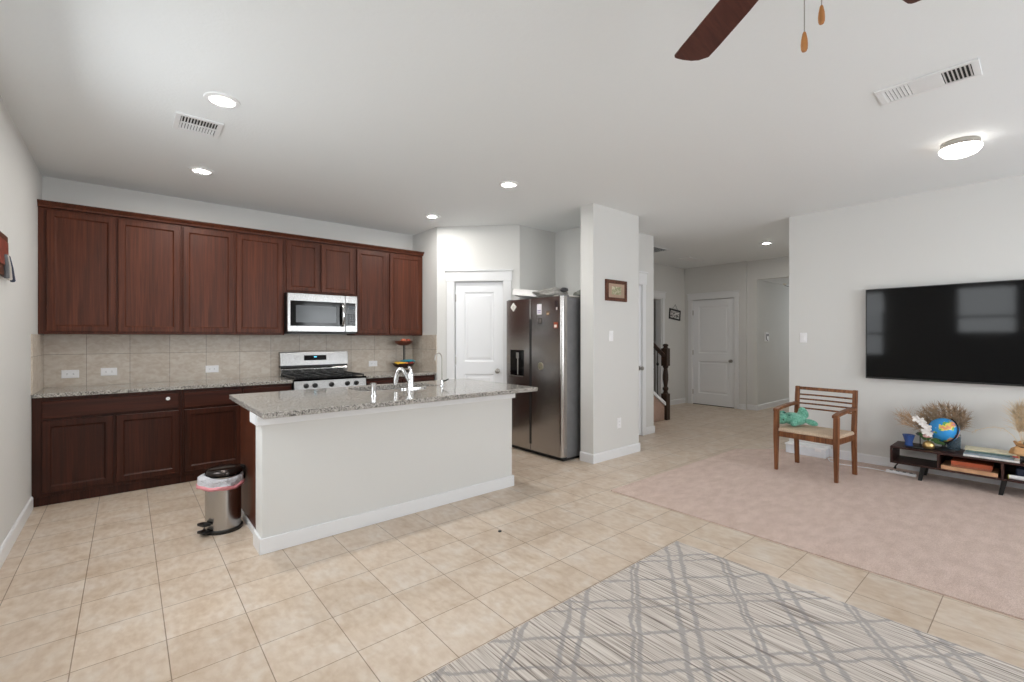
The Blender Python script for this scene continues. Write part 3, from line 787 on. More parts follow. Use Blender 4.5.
# ------------------------------------------------------------------ refrigerator
fx0, fy0, fy1, fz = 3.575, 3.402, 4.362, 1.80
fs = 3.905
r = thing('refrigerator', 'tall dark stainless side-by-side refrigerator in the alcove', 'refrigerator', (4.0, 3.88, 0))
MB().box(fx0 + 0.085, 4.44, fy0 + 0.008, fy1 - 0.008, 0.03, fz - 0.012).build('body', M['fridge_side'], r, 0.006)
MB().box(fx0 + 0.05, 4.40, fy0 + 0.03, fy1 - 0.03, 0.0, 0.03).build('base_grille', M['black'], r)
def fr_door(y0, y1, nm, yin):
    # slab with a rounded outer edge; handle recess bevel along the meeting edge
    m = MB(); prof = []
    lo_round = yin > y0 + 0.01
    ra = 0.035
    def corner(cy, sgn, rr):
        return [(fx0 + rr - rr * math.cos(t), cy + sgn * (-rr + rr * math.sin(t))) for t in [i * PI / 2 / 6 for i in range(7)]]
    if lo_round:   # right door: outer edge at y0, meeting edge at y1
        p = [(fx0 + 0.08, y0)] + [(x, y) for x, y in reversed([(fx0 + ra - ra * math.cos(t), y0 + ra - ra * math.sin(t)) for t in [i * PI / 2 / 6 for i in range(7)]])] + [(fx0, y1 - 0.004), (fx0 + 0.004, y1), (fx0 + 0.08, y1)]
    else:
        p = [(fx0 + 0.08, y0), (fx0 + 0.004, y0), (fx0, y0 + 0.004)] + [(fx0 + ra - ra * math.cos(t), y1 - ra + ra * math.sin(t)) for t in [i * PI / 2 / 6 for i in range(7)]] + [(fx0 + 0.08, y1)]
    m.prism(p, 0.05, fz)
    return m.build(nm, M['fridge'], r, smooth=True, angle=0.5)
dR = fr_door(fy0, fs - 0.004, 'door', fs)
dL = fr_door(fs + 0.004, fy1, 'door', fs)
MB().box(fx0 + 0.02, fx0 + 0.08, fs - 0.0035, fs + 0.0035, 0.05, fz - 0.01).build('gasket', M['black'], r)
MB().box(fx0 - 0.0012, fx0 + 0.006, fs - 0.020, fs - 0.0045, 0.12, 1.56).build('handle_recess', M['black'], dR)
MB().box(fx0 - 0.0012, fx0 + 0.006, fs + 0.0045, fs + 0.014, 0.12, 1.56).build('handle_recess', M['black'], dL)
b = MB(); b.panel(0, 0.275, 0.795, 1.20, [(0, -0.002), (0.012, -0.002), (0.016, 0.0)], back=0.004)
disp = MB(); disp.X = frame_of((fx0, 4.262, 0), (0, -1, 0), (-1, 0, 0))
disp.panel(0, 0.245, 0.885, 1.20, [(0, -0.003), (0.008, -0.004), (0.014, -0.002)], back=0.002)
do = disp.build('dispenser', M['black_gloss'], dL)
m = MB(); m.box(fx0 - 0.016, fx0 - 0.002, 4.105, 4.145, 1.10, 1.17); m.build('nozzle', M['nickel'], do, 0.004)
m = MB(); m.box(fx0 - 0.010, fx0 - 0.002, 4.115, 4.13, 0.905, 1.10); m.build('paddle', M['nickel'], do, 0.003)
m = MB(); m.box(fx0 - 0.014, fx0 - 0.001, 4.025, 4.255, 0.886, 0.896); m.build('drip_tray', M['nickel'], do)
for yy in (fy0 + 0.05, fy1 - 0.05):
    m = MB(); m.box(fx0 + 0.03, fx0 + 0.13, yy - 0.035, yy + 0.035, fz - 0.012, fz + 0.012); m.build('hinge_cover', M['fridge_side'], r, 0.004)


# magnets and papers on the doors
def magnet(name, y, z, w_, h_, col, label, rot=0.0, extra=None, disc=False):
    m = MB(); m.X = Matrix.Translation((fx0 - 0.0022, y, z)) @ Matrix.Rotation(rot, 4, 'X')
    t = thing(name, label, 'fridge magnet', (fx0 - 0.0022, y, z - h_ / 2), 0, 'magnets on the refrigerator')
    if disc: m.lathe([(w_ / 2, 0.002), (w_ / 2, -0.004), (w_ / 2 - 0.004, -0.006)], axis='X', seg=24)
    else: m.box(-0.004, 0.002, -w_ / 2, w_ / 2, -h_ / 2, h_ / 2)
    m.build('plate', plain(name + '_plate', col, 0.45, var=0.1, nscale=60), t, 0.001)
    for (dy, dz, w2, h2, c2) in (extra or []):
        e_ = MB(); e_.X = Matrix.Translation((fx0 - 0.0022, y, z)) @ Matrix.Rotation(rot, 4, 'X'); e_.box(-0.006, -0.004, dy - w2 / 2, dy + w2 / 2, dz - h2 / 2, dz + h2 / 2)
        e_.build('print', plain(name + '_print', c2, 0.5, var=0.12, nscale=70), t)
    return t


magnet('paper_diamond_magnet', 4.205, 1.715, 0.075, 0.075, (236, 234, 228), 'white diamond-shaped magnet on the left fridge door', 0.75, [(0, 0, 0.035, 0.035, (214, 210, 204))])
magnet('paper_note_magnet', 3.752, 1.668, 0.070, 0.120, (232, 228, 236), 'white paper note near the top middle of the right fridge door', 0, [(0.0, -0.015, 0.05, 0.012, (150, 140, 176)), (0, -0.038, 0.05, 0.010, (176, 166, 200))])
magnet('souvenir_magnet', 3.612, 1.618, 0.055, 0.050, (98, 78, 62), 'small brown souvenir magnet right of the white paper note', 0, [(0, -0.006, 0.034, 0.02, (196, 172, 140))])
magnet('photo_magnet', 3.484, 1.698, 0.048, 0.105, (44, 28, 30), 'tall dark magnet near the top right corner of the fridge', 0, [(-0.01, -0.035, 0.02, 0.03, (214, 200, 196))])
magnet('dark_square_magnet', 3.738, 1.535, 0.062, 0.062, (66, 62, 60), 'dark square magnet below the white paper note', 0, [(-0.012, 0.0, 0.008, 0.045, (130, 124, 118)), (0.012, 0.0, 0.008, 0.045, (120, 116, 112))])
magnet('red_framed_magnet', 3.492, 1.482, 0.058, 0.066, (150, 72, 48), 'red and white magnet at the right, below the tall dark magnet', 0, [(0, -0.008, 0.038, 0.03, (230, 220, 210))])
magnet('round_photo_magnet', 3.730, 1.025, 0.085, 0.085, (158, 150, 130), 'round colourful photo magnet low on the right fridge door', 0, [(0.008, 0.008, 0.03, 0.034, (214, 176, 150)), (-0.02, -0.014, 0.02, 0.026, (120, 168, 140)), (0.016, -0.02, 0.016, 0.014, (60, 50, 50))], True)

# things on top of the fridge
zf = 1.80
m = MB(); m.X = Matrix.Translation((3.82, 4.14, 1.865)) @ Matrix.Rotation(0.30, 4, 'Z') @ Matrix.Rotation(0.12, 4, 'X') @ Matrix.Rotation(0.10, 4, 'Y')
r = thing('white_carton', 'white flat cardboard carton leaning on top of the fridge', 'box', (3.82, 4.12, zf))
m.box(-0.16, 0.16, -0.20, 0.19, -0.03, 0.035); m.build('carton', plain('white_card', (244, 243, 242), 0.6, var=0.02), r, 0.003)
m = MB(); m.X = Matrix.Translation((3.82, 4.12, 1.865)) @ Matrix.Rotation(0.30, 4, 'Z') @ Matrix.Rotation(0.12, 4, 'X') @ Matrix.Rotation(0.10, 4, 'Y')
m.box(-0.163, 0.163, -0.203, 0.193, 0.030, 0.043); m.build('lid', plain('white_card_lid', (248, 247, 246), 0.6, var=0.02), r, 0.003)
def blob(name, c, rad, mat, label, cat, seed, amp=0.35, parent=None, freq=9, flat=0.0):
    bm = bmesh.new(); bmesh.ops.create_icosphere(bm, subdivisions=4, radius=1.0)
    for v in bm.verts:
        n_ = noise.noise(v.co * 1.7 + Vector((seed, 0, 0))) + 0.5 * abs(noise.noise(v.co * freq * 0.5 + Vector((0, seed, 0))))
        p = v.co * (1 + amp * n_); v.co = Vector((c[0] + p.x * rad[0], c[1] + p.y * rad[1], max(c[2] - rad[2] * 0.9, c[2] + p.z * rad[2])))
    m = MB(); m.bm.free(); m.bm = bm
    o = m.build(name, mat, parent, smooth=True, angle=3)
    return tag(o, label, cat) if label else o
blob('plastic_bag', (3.80, 3.80, 1.86), (0.15, 0.22, 0.062), plain('grey_plastic_film', (138, 136, 132), 0.28, var=0.2, nscale=30), 'crumpled grey plastic bag lying on top of the fridge', 'bag', 3)
blob('black_pouch', (3.76, 3.545, 1.885), (0.05, 0.04, 0.025), plain('black_pouch_cloth', (52, 52, 56), 0.5), 'small black pouch on the plastic bag end, above the right fridge door', 'pouch', 8, 0.2)
ORI_ = None
m = MB(); m.rings([[(3.72, 3.74, zf + 0.001), (3.90, 3.74, zf + 0.001), (3.90, 3.44, zf + 0.001), (3.72, 3.46, zf + 0.001)], [(3.72, 3.74, zf + 0.03), (3.90, 3.74, zf + 0.03), (3.90, 3.44, zf + 0.018), (3.72, 3.46, zf + 0.018)]])
tag(m.build('folded_papers', plain('paper_white', (222, 218, 212), 0.6, var=0.05), None, 0.003), 'flat pile of papers under the black pouch on the fridge', 'papers')
blob('grey_cloth', (4.02, 3.50, 1.845), (0.11, 0.10, 0.05), plain('grey_cloth', (122, 124, 118), 0.8, var=0.15), 'grey cloth heap at the right back of the fridge top', 'cloth', 12, 0.2)

# ------------------------------------------------------------------ fruit stand on the right countertop
bx, by = 2.83, 5.60
r = thing('fruit_stand', 'two-tier metal fruit stand on the counter by the right kitchen corner', 'fruit stand', (bx, by, CT1))
iron = M['black_metal']
m = MB(); m.lathe([(0.09, CT1), (0.09, CT1 + 0.008), (0.02, CT1 + 0.014), (0.007, CT1 + 0.03)], (bx, by, 0), 24); m.build('base', iron, r, smooth=True)
m = MB(); m.tube([(bx, by, CT1 + 0.02), (bx, by, 1.25)], 0.007, 10); m.tube([(bx + 0.018, by, CT1 + 0.1), (bx + 0.018, by, 1.25)], 0.005, 8); m.build('post', iron, r, smooth=True)
brz = plain('copper_bronze', (118, 66, 50), 0.38, 0.55)
def bowl(nm, z, rr, h, mat):
    m = MB(); m.lathe([(rr * 0.45, z), (rr * 0.82, z + h * 0.4), (rr, z + h), (rr - 0.006, z + h), (rr * 0.80, z + h * 0.45), (rr * 0.42, z + 0.008)], (bx, by, 0), 32); return m.build(nm, mat, r, smooth=True)
bowl('bowl', 1.245, 0.125, 0.062, brz); bowl('bowl', 0.945, 0.15, 0.062, plain('dark_bronze', (66, 44, 36), 0.4, 0.4))
frg = 'fruit and packets in the two-tier stand'
def fruit(name, dx, dy, z, rr, col, label, sq=(1, 1, 1)):
    t = thing(name, label, 'fruit', (bx + dx, by + dy, z - rr * sq[2]), 0, frg)
    m = MB(); m.lathe([(0.02 * rr, rr * 0.80), (0.3 * rr, rr * 0.95), (0.72 * rr, rr * 0.72), (0.98 * rr, rr * 0.2), (0.96 * rr, -rr * 0.25), (0.72 * rr, -rr * 0.7), (0.3 * rr, -rr * 0.94), (0.03 * rr, -rr * 0.85)], (bx + dx, by + dy, z), 18, sq[0], sq[1]); m.build('flesh', plain(name + '_skin', col, 0.35, var=0.18, nscale=40), t, smooth=True)
    m = MB(); m.tube([(bx + dx, by + dy, z + rr * 0.78), (bx + dx + 0.004, by + dy, z + rr * 1.15)], 0.0025, 6); m.build('stem', plain('fruit_stem', (70, 54, 34), 0.7), t)
    return t
fruit('red_apple', 0.075, -0.06, 1.000, 0.040, (150, 40, 30), 'red apple at the right front of the lower fruit bowl')
fruit('orange', -0.005, -0.075, 0.992, 0.036, (206, 120, 46), 'orange at the front of the lower fruit bowl')
fruit('peach', -0.03, -0.05, 1.302, 0.032, (196, 104, 74), 'peach showing over the rim of the upper fruit bowl, left side', (1.2, 1.2, 1))
fruit('nectarine', 0.035, -0.055, 1.300, 0.032, (170, 80, 58), 'darker nectarine in the upper fruit bowl, right side', (1.2, 1.2, 1))
ban = thing('banana_pair', 'yellow bananas lying along the left rim of the lower bowl', 'fruit', (bx - 0.08, by - 0.06, 0.985), 0, frg)
for q in (0, 1):
    m = MB(); pts = [(bx - 0.155 + 0.028 * i, by - 0.085 + q * 0.035 + 0.004 * i * (5 - i) * 0.3, 1.018 - 0.010 * math.sin(i / 5 * PI) + 0.004 * q) for i in range(6)]
    m.tube(pts, [0.006, 0.014, 0.017, 0.017, 0.014, 0.005], 10); m.build('banana', plain('banana_skin', (226, 178, 54), 0.45, var=0.1), ban, smooth=True)
blob('teal_packet', (bx + 0.045, by - 0.02, 1.035), (0.10, 0.075, 0.020), plain('teal_film', (38, 142, 160), 0.3, var=0.2, nscale=40), 'teal blue packet lying across the lower fruit bowl', 'packet', 21, 0.15)

# ------------------------------------------------------------------ outlets and switches
def outlet(label, X, wide=True, kind='outlet'):
    m = MB(); m.X = X; wd, ht = (0.118, 0.074) if wide else (0.072, 0.116)
    t = thing('wall_outlet' if kind == 'outlet' else 'light_switch', label, 'outlet' if kind == 'outlet' else 'light switch', X.translation, 0, 'electrical wall plates')
    m.panel(-wd / 2, wd / 2, -ht / 2, ht / 2, [(0, -0.003), (0.005, -0.006)], back=-0.0002); m.build('plate', M['white_plastic'], t)
    if kind == 'outlet':
        for s in (-1, 1):
            a, z = (s * 0.021, 0) if wide else (0, s * 0.021)
            m = MB(); m.X = X; m.panel(a - 0.014, a + 0.014, z - 0.014, z + 0.014, [(0, -0.0075), (0.002, -0.008)], back=-0.0058); sk = m.build('socket', M['white_plastic'], t)
            m = MB(); m.X = X
            for d in (-0.005, 0.005):
                if wide: m.box(a - 0.005, a + 0.005, -0.0083, -0.0078, z + d - 0.001, z + d + 0.001)
                else: m.box(a + d - 0.001, a + d + 0.001, -0.0083, -0.0078, z - 0.005, z + 0.005)
            m.build('slots', M['grey_slot'], sk)
    else:
        m = MB(); m.X = X; m.panel(-0.017, 0.017, -0.033, 0.033, [(0, -0.009), (0.002, -0.0105)], back=-0.0058); m.build('rocker', M['white_plastic'], t)
    return t


FB = (0, -1, 0)
yb = YB - 0.0102
outlet('white outlet on the backsplash nearest the left wall', frame_of((-0.395, yb, 1.013), (1, 0, 0), FB))
outlet('white outlet second from the left wall on the backsplash', frame_of((-0.130, yb, 1.022), (1, 0, 0), FB))
outlet('white outlet on the backsplash above the base cabinet behind the trash can', frame_of((0.695, yb, 1.012), (1, 0, 0), FB))
outlet('white outlet on the backsplash between the range and the fruit stand', frame_of((2.485, yb, 1.005), (1, 0, 0), FB))
outlet('white switch plate below the picture on the white pier', frame_of((4.112, 3.1648, 1.365), (1, 0, 0), FB), False, 'switch')
outlet('white outlet low on the white pier near the baseboard', frame_of((4.257, 3.1648, 0.381), (1, 0, 0), FB), False)
TVM = frame_of((XT - 0.0002, 1.879, 1.346), (0, -1, 0), (-1, 0, 0))
outlet('white switch on the television wall beside the hall corner', TVM, False, 'switch')

# ------------------------------------------------------------------ pictures
def art_mat(name, bg, marks):
    k = NT(name); k.set(Roughness=0.4)
    n1 = k.n('ShaderNodeTexNoise'); n1.inputs['Scale'].default_value = 22; n1.inputs['Detail'].default_value = 3; k.l(k.coords(), n1.inputs['Vector'])
    k.l(k.ramp(n1.outputs[0], [(0.40, bg), (0.52, marks[0]), (0.62, marks[1])]), k.b.inputs['Base Color']); return k.m


r = thing('framed_picture', 'brown wooden framed picture hanging on the white pier', 'picture', (4.19, 3.16, 1.752))
m = MB(); m.X = frame_of((4.19, 3.1645, 1.872), (1, 0, 0), FB)
m.panel(-0.187, 0.187, -0.117, 0.117, [(0, -0.022), (0.006, -0.028), (0.034, -0.028), (0.040, -0.014)], back=-0.0002); m.build('frame', M['frame_wood'], r)
m = MB(); m.X = frame_of((4.19, 3.1645, 1.872), (1, 0, 0), FB); m.box(-0.147, 0.147, -0.0155, -0.013, -0.077, 0.077); m.build('mat_board', plain('picture_mat', (176, 150, 130), 0.5), r)
m = MB(); m.X = frame_of((4.19, 3.1645, 1.872), (1, 0, 0), FB); m.box(-0.085, 0.085, -0.017, -0.0152, -0.045, 0.045); m.build('print', art_mat('picture_print', (186, 182, 152), [(134, 140, 104), (204, 196, 170)]), r)
HX = frame_of((8.46, 4.9295, 1.818), (1, 0, 0), FB) @ Matrix.Rotation(0.10, 4, 'Y')
r = thing('framed_photo', 'black framed photo hanging tilted on the hall wall beyond the newel post', 'picture', (8.46, 4.92, 1.72))
m = MB(); m.X = HX; m.panel(-0.205, 0.205, -0.105, 0.105, [(0, -0.018), (0.028, -0.018), (0.032, -0.008)], back=-0.0002); m.build('frame', M['black'], r)
m = MB(); m.X = HX; m.box(-0.172, 0.172, -0.0095, -0.0075, -0.072, 0.072); m.build('photo', art_mat('hall_photo', (36, 36, 38), [(196, 194, 192), (228, 226, 224)]), r)
m = MB(); m.X = HX; m.tube([(-0.10, -0.006, 0.10), (0.0, -0.008, 0.205), (0.10, -0.006, 0.10)], 0.003, 6); m.build('cord', M['grey_slot'], r)
# hanging ornament on the left wall
ox = XL + 0.0005
r = thing('wall_hanging', 'dark carved wall hanging with red panel and ribbons on the left wall', 'wall hanging', (XL + 0.02, 4.0, 1.66))
MB().box(ox, ox + 0.022, 3.76, 4.10, 1.71, 1.955).build('board', M['frame_wood'], r, 0.004)
MB().box(ox + 0.022, ox + 0.028, 3.79, 4.07, 1.77, 1.915).build('red_panel', plain('red_lacquer', (134, 66, 52), 0.4, var=0.3, nscale=25), r, 0.002)
for i, (yy, col, dy) in enumerate(((3.95, (104, 106, 110), 0.06), (4.00, (196, 192, 186), 0.10), (4.04, (44, 58, 84), 0.16))):
    m = MB(); m.tube([(ox + 0.030, yy, 1.83), (ox + 0.032, yy + dy * 0.4, 1.77), (ox + 0.028, yy + dy, 1.70)], [0.010, 0.012, 0.013], 8); m.build('ribbon', plain('ribbon_%d' % i, col, 0.6), r, smooth=True)
# thermostat in the foyer
r = thing('thermostat', 'small white thermostat on the foyer wall beyond the hall opening', 'thermostat', (9.33, 3.52, 1.30))
TM = frame_of((9.33, 3.5298, 1.365), (1, 0, 0), FB)
m = MB(); m.X = TM; m.panel(-0.075, 0.075, -0.085, 0.085, [(0, -0.016), (0.008, -0.024)], back=-0.0002); m.build('case', M['white_plastic'], r)
m = MB(); m.X = TM; m.box(0.0, 0.055, -0.0255, -0.0235, 0.015, 0.060); m.build('screen', M['grey_slot'], r)
m = MB(); m.X = TM; m.tube([(-0.05, -0.027, 0.06), (-0.062, -0.03, 0.0), (-0.045, -0.03, -0.05), (0.02, -0.027, -0.07)], 0.006, 8); m.build('cord', M['grey_slot'], r)

# ------------------------------------------------------------------ staircase and railing
st = MB()
for i in range(9):
    x1 = 6.73 - 0.25 * i; st.box(x1 - 0.275, x1, 4.13, 4.915, max(0, 0.18 * i - 0.1), 0.18 * (i + 1))
cap = lambda x: 0.315 + (6.70 - x) * 0.60
st.rings([[(6.73, y, 0.0), (6.73, y, cap(6.73) - 0.055), (4.75, y, cap(4.75) - 0.055), (4.75, y, cap(4.75) - 0.5), (5.6, y, 0.0)] for y in (4.095, 4.131)])
so = st.build('staircase', M['stair_carpet'], None, 0.012); tag(so, 'carpeted stairs rising behind the closet wall from the hall', 'stairs'); so['kind'] = 'structure'
sk = MB(); sk.rings([[(6.80, y, 0.0), (6.80, y, 0.20), (6.70, y, 0.34), (4.75, y, 1.74), (4.75, y, 1.40), (6.66, y, 0.0)] for y in (4.916, 4.9295)]); sk.world('trim_3', M['trim'])
sk = MB(); sk.rings([[(6.735, y, cap(6.735) - 0.054), (6.735, y, cap(6.735)), (4.75, y, cap(4.75)), (4.75, y, cap(4.75) - 0.054)] for y in (4.075, 4.150)]); sk.world('trim_4', M['trim'])
nx, ny = 6.788, 4.115
r = thing('stair_railing', 'dark wooden newel post and handrail with iron balusters at the stair foot', 'railing', (nx, ny, 0))
m = MB(); h = 0.052
m.box(nx - h, nx + h, ny - h, ny + h, 0, 0.43)
m.lathe([(0.050, 0.43), (0.040, 0.445), (0.032, 0.47), (0.046, 0.50), (0.046, 0.52), (0.030, 0.55), (0.045, 0.66), (0.044, 0.74), (0.032, 0.84), (0.046, 0.87), (0.046, 0.885)], (nx, ny, 0), 20)
m.box(nx - h, nx + h, ny - h, ny + h, 0.885, 1.175); m.lathe([(0.052, 1.175), (0.036, 1.19), (0.032, 1.20), (0.044, 1.215), (0.044, 1.235), (0.02, 1.248)], (nx, ny, 0), 20)
m.build('newel_post', M['newel'], r, 0.004)
hr = lambda x: 1.055 + (nx - 0.05 - x) * 0.60
m = MB(); m.rings([[(x, ny + dy, hr(x) + dz) for dy, dz in ((-0.028, -0.03), (0.028, -0.03), (0.034, 0.008), (0.02, 0.03), (-0.02, 0.03), (-0.034, 0.008))] for x in (nx - 0.05, 5.0)]); m.build('handrail', M['newel'], r, 0.004)
for i in range(10):
    x = 6.553 + 0.143 * (0 - i); zb = cap(x)
    m = MB(); m.tube([(x, ny, zb), (x, ny, hr(x) - 0.03)], 0.008, 8)
    for zz in ((zb + (0.40 if i % 2 else 0.52), ) if i % 2 == 0 else (zb + 0.36, zb + 0.60)):
        m.lathe([(0.008, zz - 0.03), (0.022, zz - 0.008), (0.022, zz + 0.008), (0.008, zz + 0.03)], (x, ny, 0), 10)
    m.lathe([(0.018, zb), (0.018, zb + 0.02), (0.009, zb + 0.03)], (x, ny, 0), 10); m.build('baluster', M['black_metal'], r, smooth=True)

# ------------------------------------------------------------------ television
r = thing('television', 'large black flat-screen television mounted on the right wall', 'television', (6.0, 0.52, 0.92))
ty0, ty1, tz0, tz1 = -0.205, 1.277, 0.918, 1.855
MB().box(5.982, 6.02, ty0, ty1, tz0, tz1).build('bezel', M['black'], r, 0.004)
MB().box(5.979, 5.9825, ty0 + 0.010, ty1 - 0.010, tz0 + 0.018, tz1 - 0.010).build('screen', plain('television_glass', (5, 5, 6), 0.06, 0, 0.22), r)
MB().box(6.02, XT - 0.0005, 0.25, 0.85, 1.15, 1.6).build('wall_mount', M['black_metal'], r)

# ------------------------------------------------------------------ armchair
CL, CR = (5.005, 1.556, 0.009), -0.0935
r = thing('armchair', 'brown wooden armchair with slatted back and beige seat before the right wall', 'chair', CL, CR)
XF = Matrix.Translation(CL) @ Matrix.Rotation(CR, 4, 'Z') @ Matrix.Translation((0, -0.010, 0)) @ Matrix.Scale(1.03, 4, (0, 1, 0))
def cm():
    m = MB(); m.X = XF; return m
def leg_pts(m, y, x0, x1, ztop, wb, wt):
    z = lambda a: a
    q = lambda cx, W, zz: [(cx - W / 2, y - W / 2, zz), (cx + W / 2, y - W / 2, zz), (cx + W / 2, y + W / 2, zz), (cx - W / 2, y + W / 2, zz)]
    m.rings([q(x0, wb, 0.0), q(x0, wt, 0.36), q(x1, wt, ztop)])
for sy in (1, -1):
    m = cm(); leg_pts(m, sy * 0.256, 0.008, 0.015, 0.600, 0.028, 0.042); m.build('leg', M['teak'], r, 0.004)
for sy in (1, -1):
    m = cm(); y = sy * 0.252; W = 0.038
    q = lambda cx, w_, zz: [(cx - w_ / 2, y - W / 2, zz), (cx + w_ / 2, y - W / 2, zz), (cx + w_ / 2, y + W / 2, zz), (cx - w_ / 2, y + W / 2, zz)]
    m.rings([q(0.455, 0.028, 0.0), q(0.435, 0.042, 0.36), q(0.438, 0.042, 0.46), q(0.470, 0.030, 0.822)]); m.build('leg', M['teak'], r, 0.004)
for sy in (1, -1):
    m = cm(); y = sy * 0.252
    q = lambda cx, zz, w_=0.05, h_=0.028: [(cx, y - w_ / 2, zz - h_), (cx, y + w_ / 2, zz - h_), (cx, y + w_ / 2, zz), (cx, y - w_ / 2, zz)]
    m.rings([q(-0.015, 0.620), q(0.06, 0.636), (q(0.25, 0.652)), q(0.44, 0.658)]); m.build('armrest', M['teak'], r, 0.006)
m = cm(); m.box(0.0, 0.03, -0.232, 0.232, 0.342, 0.395).box(0.42, 0.45, -0.232, 0.232, 0.342, 0.395).box(0.03, 0.42, -0.265, -0.240, 0.342, 0.395).box(0.03, 0.42, 0.240, 0.265, 0.342, 0.395); m.build('seat_frame', M['teak'], r, 0.004)
k = NT('beige_upholstery'); k.set(Roughness=0.9, Specular_IOR_Level=0.15)
n1 = k.n('ShaderNodeTexNoise'); n1.inputs['Scale'].default_value = 120; k.l(k.coords(), n1.inputs['Vector']); k.l(k.ramp(n1.outputs[0], [(0.3, (182, 160, 138)), (0.7, (210, 190, 168))]), k.b.inputs['Base Color']); k.bump(n1.outputs[0], 0.3, 0.003)
m = cm(); m.rings([[(x, y, z) for x, y in ((0.005 + i, -0.262 + i), (0.43 - i, -0.262 + i), (0.43 - i, 0.262 - i), (0.005 + i, 0.262 - i))] for i, z in ((0.0, 0.395), (0.0, 0.412), (0.012, 0.426), (0.06, 0.433))]); m.build('seat', k.m, r, 0.006)
m = cm(); m.rings([[(x + 0.0, s, z) for x, z in ((0.455, 0.786), (0.483, 0.786), (0.486, 0.818), (0.459, 0.818))] for s in (-0.235, 0.235)]); m.build('top_rail', M['teak'], r, 0.005)
for z in (0.735, 0.688, 0.642, 0.592):
    xx = 0.438 + (z - 0.46) * 0.088
    m = cm(); m.rings([[(xx + 0.002 - 0.02 * (1 - (s / 0.235) ** 2) * -1, s, z - 0.008), (xx + 0.018 + 0.02 * (1 - (s / 0.235) ** 2), s, z - 0.008), (xx + 0.018 + 0.02 * (1 - (s / 0.235) ** 2), s, z + 0.008), (xx + 0.002 + 0.02 * (1 - (s / 0.235) ** 2), s, z + 0.008)] for s in [-0.235 + 0.047 * i for i in range(11)]]); m.build('back_slat', M['teak'], r, 0.003)

# plush toy on the seat
teal = NT('teal_plush'); teal.set(Roughness=0.95, Specular_IOR_Level=0.1, Sheen_Weight=0.4)
n1 = teal.n('ShaderNodeTexNoise'); n1.inputs['Scale'].default_value = 70; teal.l(teal.coords(), n1.inputs['Vector']); teal.l(teal.ramp(n1.outputs[0], [(0.35, (92, 156, 136)), (0.65, (130, 192, 170))]), teal.b.inputs['Base Color']); teal.bump(n1.outputs[0], 0.6, 0.006)
px_, py_, pz_ = 5.235, 1.706, 0.446
r = thing('plush_toy', 'teal green plush animal lying on the armchair seat', 'plush toy', (px_, py_, pz_))
m = MB()
for c, rr, ang in (((0, 0, 0.062), (0.082, 0.105, 0.062), 0), ((-0.045, 0.105, 0.062), (0.058, 0.060, 0.058), 0), ((0.0, 0.025, 0.098), (0.06, 0.07, 0.035), 0), ((0.03, -0.07, 0.135), (0.036, 0.042, 0.062), -0.5), ((0.05, -0.045, 0.105), (0.04, 0.04, 0.06), 0), ((0.0, -0.15, 0.050), (0.032, 0.062, 0.030), 0.25), ((-0.075, -0.02, 0.025), (0.045, 0.032, 0.024), 0), ((0.04, 0.12, 0.105), (0.02, 0.02, 0.03), 0), ((-0.02, 0.125, 0.11), (0.02, 0.02, 0.028), 0)):
    m.X = Matrix.Translation((px_ + c[0], py_ + c[1], pz_ + c[2])) @ Matrix.Rotation(ang, 4, 'X'); m.ell((0, 0, 0), rr, 20, 12)
po = m.build('body', teal.m, r, smooth=True, angle=3)
rm = po.modifiers.new('join', 'REMESH'); rm.mode = 'VOXEL'; rm.voxel_size = 0.006; rm.use_smooth_shade = True
sm = po.modifiers.new('soft', 'SMOOTH'); sm.iterations = 4
for c in ((-0.098, 0.115, 0.060), (-0.088, 0.075, 0.058)):
    m = MB(); m.ell((px_ + c[0], py_ + c[1], pz_ + c[2]), (0.009, 0.009, 0.009), 10, 6); m.build('eye', M['black'], r, smooth=True)
m = MB()
for a in range(7):
    t = a / 6; m.ell((px_ - 0.052 + 0.05 * math.sin(t * PI), py_ + 0.15 - 0.12 * t, pz_ + 0.105 + 0.012 * math.sin(t * PI)), (0.010, 0.012, 0.009), 8, 6)
m.build('crest', plain('dark_teal_felt', (48, 108, 100), 0.9), r, smooth=True)

# white storage box behind the chair
r = thing('storage_box', 'long low white lidded box on the carpet behind the armchair', 'box', (5.96, 1.78, 0.009))
MB().box(5.875, 6.03, 1.61, 2.01, 0.010, 0.105).build('tub', plain('white_translucent_plastic', (226, 230, 236), 0.35), r, 0.008)
MB().box(5.867, 6.034, 1.602, 2.018, 0.105, 0.124).build('lid', plain('white_lid_plastic', (240, 241, 243), 0.3), r, 0.006)
for yy in (1.68, 1.89):
    MB().box(5.858, 5.875, yy - 0.03, yy + 0.03, 0.080, 0.118).build('clasp', M['white_plastic'], r, 0.003)

# ------------------------------------------------------------------ low console under the television
kx0, kx1, kz0, kz1 = 5.630, 5.975, 0.142, 0.302
ky1, ky0 = 1.012, -0.50
divs = [1.0, 0.672, 0.272, -0.128, -0.50]
r = thing('media_console', 'low dark wooden console with open compartments and black legs under the television', 'console table', (5.80, 0.25, 0.009))
T = 0.016
MB().box(kx0, kx1, ky0, ky1, kz1 - T, kz1).build('top', M['walnut'], r, 0.003)
MB().box(kx0, kx1, ky0, ky1, kz0, kz0 + T).build('bottom_shelf', M['walnut'], r, 0.003)
for nm, y in (('side_panel', ky1 - T), ('side_panel', ky0), ('divider', 0.662), ('divider', 0.264), ('divider', -0.134)):
    MB().box(kx0 + (0.001 if nm == 'divider' else 0), kx1, y, y + T, kz0 + T, kz1 - T).build(nm, M['walnut'], r, 0.002)
MB().box(kx1 - 0.007, kx1 - 0.001, ky0 + T, 0.662, kz0 + T, kz1 - T).build('back_panel', M['walnut'], r)
